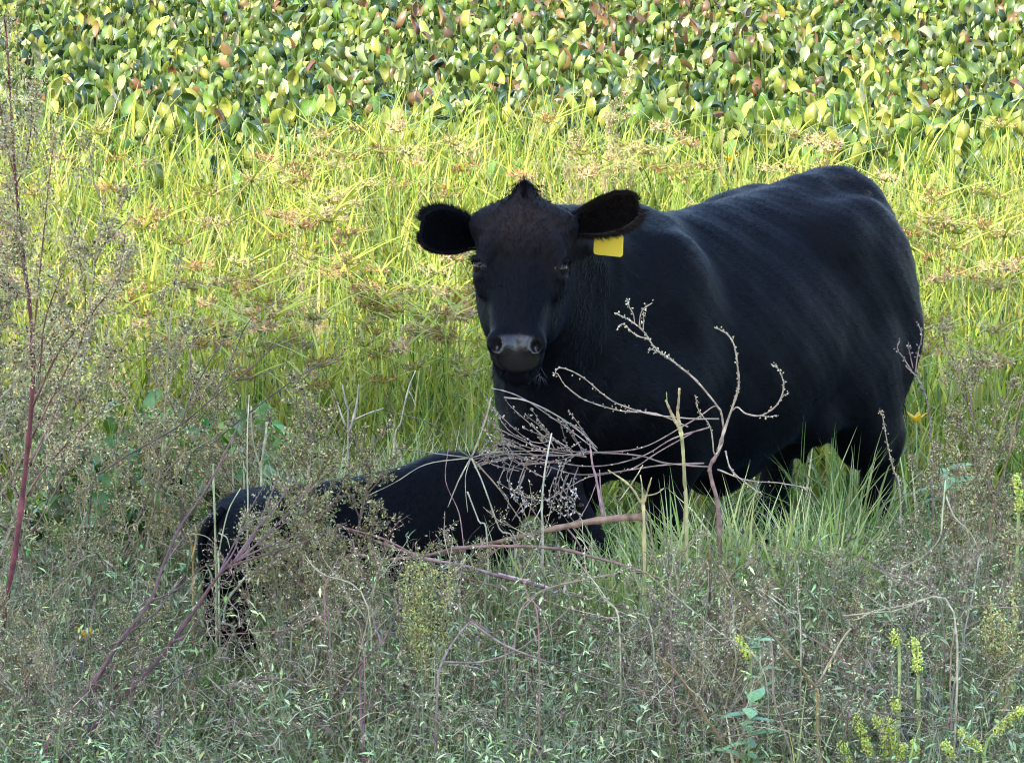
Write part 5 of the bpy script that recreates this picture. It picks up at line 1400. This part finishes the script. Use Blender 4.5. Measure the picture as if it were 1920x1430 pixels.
    stalk('long brown stem running down from the middle to the bottom edge', (1400, 1450), [([(1384, 1430), (1350, 1385), (1312, 1331), (1290, 1290), (1264, 1256), (1230, 1225)], .0055, .003, (.34, .22, .13)), ([(1312, 1331), (1260, 1310), (1215, 1295), (1190, 1300)], .003, .002, (.3, .2, .15))], 15.05, 'bent_stem', 18, 'weed')
    stalk('thin grey stem rising at the right among the brownish weeds', (1783, 1360), [([(1785, 1312), (1798, 1250), (1807, 1192), (1825, 1110), (1837, 1042)], .0035, .002, (.36, .36, .34))], 15.3, 'bent_stem', 19, 'weed')
    stalk('pale stalk kinked over the weeds below the hind leg', (1675, 1150), [([(1670, 1090), (1690, 1065), (1735, 1040), (1762, 1009), (1768, 960), (1774, 900)], .0038, .0028, (.66, .66, .46)), ([(1774, 930), (1790, 970), (1820, 1000), (1838, 1040)], .003, .002, (.6, .55, .45))], 15.7, 'bent_stem', 20, 'weed')
    stalk('reddish twig leaning at the right edge beside the weeds', (1850, 1120), [([(1855, 1000), (1870, 930), (1890, 860), (1905, 790), (1925, 720)], .0035, .002, (.42, .25, .22))], 16.3, 'bent_stem', 23, 'weed')
    stalk('dark fallen twig lying at the bottom right', (1690, 1370), [([(1670, 1330), (1625, 1295), (1572, 1266)], .0028, .002, (.08, .06, .06))], 15.15, 'bent_stem', 24, 'weed')
    stalk('reddish forked twig at the bottom right below the pale stalk', (1670, 1330), [([(1668, 1290), (1665, 1250), (1650, 1225), (1620, 1215)], .0038, .003, (.30, .22, .22)), ([(1665, 1255), (1690, 1230), (1730, 1180), (1752, 1130)], .0022, .0015, (.28, .15, .14))], 15.25, 'bent_stem', 25, 'weed')
    # reddish stub group and thin stems near (1330, 1100)
    stalk('upright brown stub with peeling stems in the middle of the shaded grass', (1330, 1220), [([(1328, 1180), (1330, 1110), (1331, 1050), (1330, 1030)], .006, .006, (.27, .17, .11)), ([(1326, 1340), (1322, 1200), (1329, 1120), (1330, 1060)], .0024, .002, (.45, .36, .30)), ([(1300, 1140), (1312, 1090), (1325, 1050)], .003, .002, (.4, .3, .22))], 15.7, 'bent_stem', 26, 'weed')
    # --- yellow green amaranth spikes
    YG = [(.62, .66, .10), (.48, .58, .12), (.68, .70, .18)]
    for (lab, foot, paths, Y, sd) in (('cluster of yellow green amaranth spikes at the bottom edge, left of the pair', (1650, 1470), [[(1640, 1445), (1622, 1390), (1605, 1346)], [(1655, 1440), (1662, 1390), (1642, 1350)], [(1660, 1445), (1675, 1400), (1667, 1352)], [(1600, 1450), (1588, 1420), (1576, 1395)], [(1668, 1440), (1690, 1420), (1692, 1400)]], 15.0, 41),
                                      ('yellow green amaranth with hooked spikes at the bottom right corner', (1840, 1480), [[(1849, 1440), (1835, 1400), (1812, 1385), (1804, 1372)], [(1790, 1440), (1780, 1410), (1770, 1395)], [(1845, 1410), (1870, 1370), (1895, 1345), (1920, 1330)], [(1722, 1440), (1716, 1410), (1712, 1394)]], 14.95, 42),
                                      ('lone yellow green amaranth spike above the bottom right cluster', (1725, 1330), [[(1722, 1290), (1720, 1245), (1714, 1200)]], 15.25, 43), ('short yellow green amaranth spike beside the fallen twig', (1685, 1340), [[(1686, 1230), (1680, 1205), (1677, 1188)], [(1683, 1345), (1680, 1330), (1676, 1314)]], 15.1, 44),
                                      ('small yellow leafy spike left of the pale forked stem', (1405, 1300), [[(1408, 1262), (1400, 1222), (1380, 1195)]], 15.3, 45), ('yellow green spike at the right edge level with the cow hoof', (1905, 1130), [[(1908, 1000), (1912, 940), (1905, 895)]], 15.9, 46)):
        f = at(foot[0], foot[1], near(Y)); f[2] = 0
        h = Hero('amaranth', lab, 'weed', f, sd)
        for i, p in enumerate(paths):
            w = h.stem(p, Y, Y - .02, .0045, .0026, (.36, .42, .14), 'stem' if i == 0 else 'branch', root=True)
            k = int(len(w) * .0)
            top = w[-max(6, int(len(w) * .6)):]
            mb = MB(); tube(mb, top, np.linspace(.0075, .0035, len(top)), (.60, .64, .12), 6); bud_line(mb, top, h.rng, 6500, YG, (.007, .011), BUD_T, off=.0045, spread=.7)
            sp = obj('flower_spike', mb.mesh('flower_spike', M_HERB, h.foot), h.root)
    # yellow seeding plant at the right edge, brown yellow
    f = at(1880, 1330, near(15.4)); f[2] = 0
    h = Hero('seeding_dock', 'yellow brown seeding plant near the right edge', 'weed', f, 47)
    for p in ([(1875, 1280), (1862, 1200), (1858, 1120)], [(1890, 1250), (1900, 1170), (1898, 1100)], [(1870, 1270), (1850, 1220), (1846, 1170)], [(1895, 1270), (1915, 1240), (1925, 1200)], [(1880, 1260), (1880, 1200), (1875, 1150)]):
        w = h.stem(p, 15.4, 15.38, .003, .0016, (.4, .33, .15), 'branch', root=True)
        bud_line(h.fol, w, h.rng, 900, [(.50, .44, .14), (.40, .32, .12), (.5, .5, .2)], (.006, .010), BUD_T, t0=.5, off=.010)
    h.done()
    # --- olive flower plumes in the thicket
    f = at(830, 1290, near(15.35)); f[2] = 0
    h = Hero('plume_weed', 'weed with upright olive yellow plumes at the right side of the thicket', 'weed', f, 48)
    for p in ([(785, 1200), (780, 1120), (788, 1050)], [(810, 1190), (808, 1120), (812, 1065)], [(830, 1180), (838, 1120), (842, 1070)], [(770, 1180), (760, 1110), (765, 1060)], [(795, 1215), (790, 1160), (795, 1100)]):
        w = h.stem(p, 15.35, 15.33, .002, .0012, (.3, .28, .12), 'branch', root=True)
        bud_line(h.fol, w, h.rng, 1100, [(.34, .33, .10), (.42, .38, .12), (.26, .24, .10)], (.006, .010), BUD_T, t0=.5, off=.009)
    h.done()
    # --- leafy green plants in the lower right
    T = leaf_template(1, .5, 4, ([0, .25, .55, .85, 1], [.15, .9, 1, .45, .03]), .18, .35)
    lm = [mesh_from('broad_leaf', T[0], T[1], np.tile(c, (len(T[0]), 1)), M_HERB) for c in ((.20, .36, .12), (.26, .42, .15), (.16, .30, .12))]
    def leafy(label, px, py, Y, H, n, size, seed):
        r = np.random.default_rng(seed); Y = near(Y); f = at(px, py, Y); z = max(0, f[2]); f[2] = 0; H = H + z * .9; f[0] = (px - 960) / FPX * Y / CP
        o = empty('leafy_plant', tuple(f)); tag(o, label, 'plant')
        mb = MB(); path, _ = twig_path((0, 0, 0), (.1, 0, 1), H, r, 5, 0, .05); tube(mb, path, .0025, (.25, .36, .14), 5); obj('stem', mb.mesh('leafy_stem', M_HERB), o)
        for i in range(n):
            t = .55 + .45 * i / max(1, n - 1); k = t * 5; a = int(min(4, k)); p = path[a] + (path[a + 1] - path[a]) * (k - a)
            l = bpy.data.objects.new('leaf', lm[r.integers(3)]); az = i * 2.4 + r.uniform(-.4, .4)
            M = rot_mats(np.array([az]), np.array([r.uniform(.9, 1.5)]), np.array([r.normal(0, .2)]))[0]
            l.matrix_local = Matrix.LocRotScale(Vector(p), Matrix(M.tolist()).to_quaternion(), Vector((size * r.uniform(.7, 1.15),) * 3)); link(l, o)
    leafy('bright green broad leaved plant between the two pale stems at the bottom right', 1395, 1445, 14.95, .20, 12, .078, 1)
    leafy('small bright green leafy shoot above the broad leaved plant', 1420, 1290, 15.3, .16, 9, .045, 2)
    leafy('bright green leafy shoot left of the yellow leafy spike', 1385, 1240, 15.4, .12, 8, .04, 3)
    leafy('dark green broad leaved plant behind the hind leg of the cow', 1765, 1000, 17.8, .22, 9, .12, 4)
    leafy('green leafy shoot in the grass right of the hind leg', 1660, 1180, 15.6, .14, 8, .045, 5)
    # --- yellow blooms
    for (lab, px, py, Y) in (('small yellow orange flower in the sedge right of the hind leg', 1718, 790, 18.1), ('yellow flower at the pond edge above the cow back', 1367, 303, 24.4), ('yellow dying leaf curled low at the left in front of the calf', 162, 1196, 15.6)):
        p = at(px, py, Y); f = np.array((p[0], p[1], 0))
        o = empty('yellow_flower', tuple(f)); tag(o, lab, 'flower')
        mb = MB(); tube(mb, [(0, 0, 0), (.005, 0, p[2] * .5), (0, 0, p[2])], .002, (.3, .36, .1), 4); obj('stem', mb.mesh('flower_stem', M_HERB), o)
        pm = mesh_from('petal', T[0], T[1], np.tile((.80, .50, .03), (len(T[0]), 1)), M_LEAF)
        for i in range(5):
            l = bpy.data.objects.new('petal', pm); M = rot_mats(np.array([i * 1.26]), np.array([.5]), np.array([0.]))[0]
            l.matrix_local = Matrix.LocRotScale(Vector((0, 0, p[2])), Matrix(M.tolist()).to_quaternion(), Vector((.042,) * 3)); link(l, o)

# ------------------------------------------------------------------ the trees behind the camera whose shade covers the cow
def build_trees():
    bark = plant_mat('bark', .85, 0, 6, .4, .2, .5)
    lf = plant_mat('tree_leaf', .5, .15, 3, .3)
    def kind(seed):
        r = np.random.default_rng(seed); mb = MB()
        H = 13.0
        p, _ = twig_path((0, 0, 0), (0, 0, 1), H, r, 8, .1, .03); tube(mb, p, np.linspace(.32, .08, len(p)), (.12, .09, .07), 8)
        for i in range(12):
            t = r.uniform(.4, .95); a = int(t * 8); d = np.array((math.cos(i * 2.4), math.sin(i * 2.4), .7)); q, _ = twig_path(p[min(a, 7)], d, r.uniform(3, 4.5), r, 5, .2, .1); tube(mb, q, np.linspace(.12, .03, len(q)), (.12, .09, .07), 5)
        tr = mb.mesh('tree_trunk', bark)
        n = 11000
        cc = np.stack([r.normal(0, 1.9, 60), r.normal(0, 1.9, 60), r.uniform(9, 20.0, 60)], 1)
        k = r.integers(0, 60, n); P = cc[k] + r.normal(0, 1, (n, 3)) * (.85, .85, .7)
        top = 20.2 - .75 * np.hypot(P[:, 0], P[:, 1]); P[:, 2] = np.where(P[:, 2] > top, top - r.random(n) ** 1.5 * 3, P[:, 2])
        V, F, C = scatter(TINY_T[0] * (1, 1.6, 1), TINY_T[1], rot_mats(r.uniform(0, 6.28, n), r.uniform(.2, 2, n), r.uniform(0, 6, n)), P, jitter_rgb((.05, .085, .025), n, r), r.uniform(.3, .5, n))
        return tr, mesh_from('tree_crown', V, F, C, lf)
    ks = [kind(1), kind(2), kind(3)]
    rng = np.random.default_rng(8)
    g = 'trees on the bank behind the viewpoint'
    i = 0
    for row, (yy, x0, x1, st) in enumerate(TREE_ROWS):
        for x in np.arange(x0, x1, st):
            tr, cr = ks[i % 3]; i += 1
            xg = x - TREE_MID[0]
            yy2 = yy + 1.0 * min(max(xg - .1, 0), 2.2)          # the row bends forward on the cow's side
            o = empty('shade_tree', (x + rng.uniform(-.3, .3), yy2 + rng.uniform(-.3, .3), 0), rng.uniform(0, 6.28)); s = rng.uniform(.995, 1.005); o.scale = (s, s, s)
            tag(o, 'tall leafy tree on the bank behind the viewpoint, shading the cattle', 'tree', g)
            obj('trunk', tr, o); c = obj('crown', cr, o); c['kind'] = 'stuff'

# shade edge on the meadow at about SHADE_Y; the tree line stands where the sun direction asks for it
SHADE_Y = 17.7
TREE_ROWS = []
TREE_MID = []
def plan_trees():
    hx, hy, hz = sdir
    H = 20.5
    yT = SHADE_Y + H * hy / hz; xT = H * hx / hz
    TREE_ROWS.append((yT - .3, xT - 7.5, xT + 8, 2.1)); TREE_ROWS.append((yT - 2.6, xT - 8.5, xT + 7, 2.3))
    TREE_MID.append(xT)

build_ground()
build_cow()
build_calf()
build_hyacinth()
build_sedge()
build_groundcover()
build_weeds()
build_heroes()
plan_trees()
build_trees()
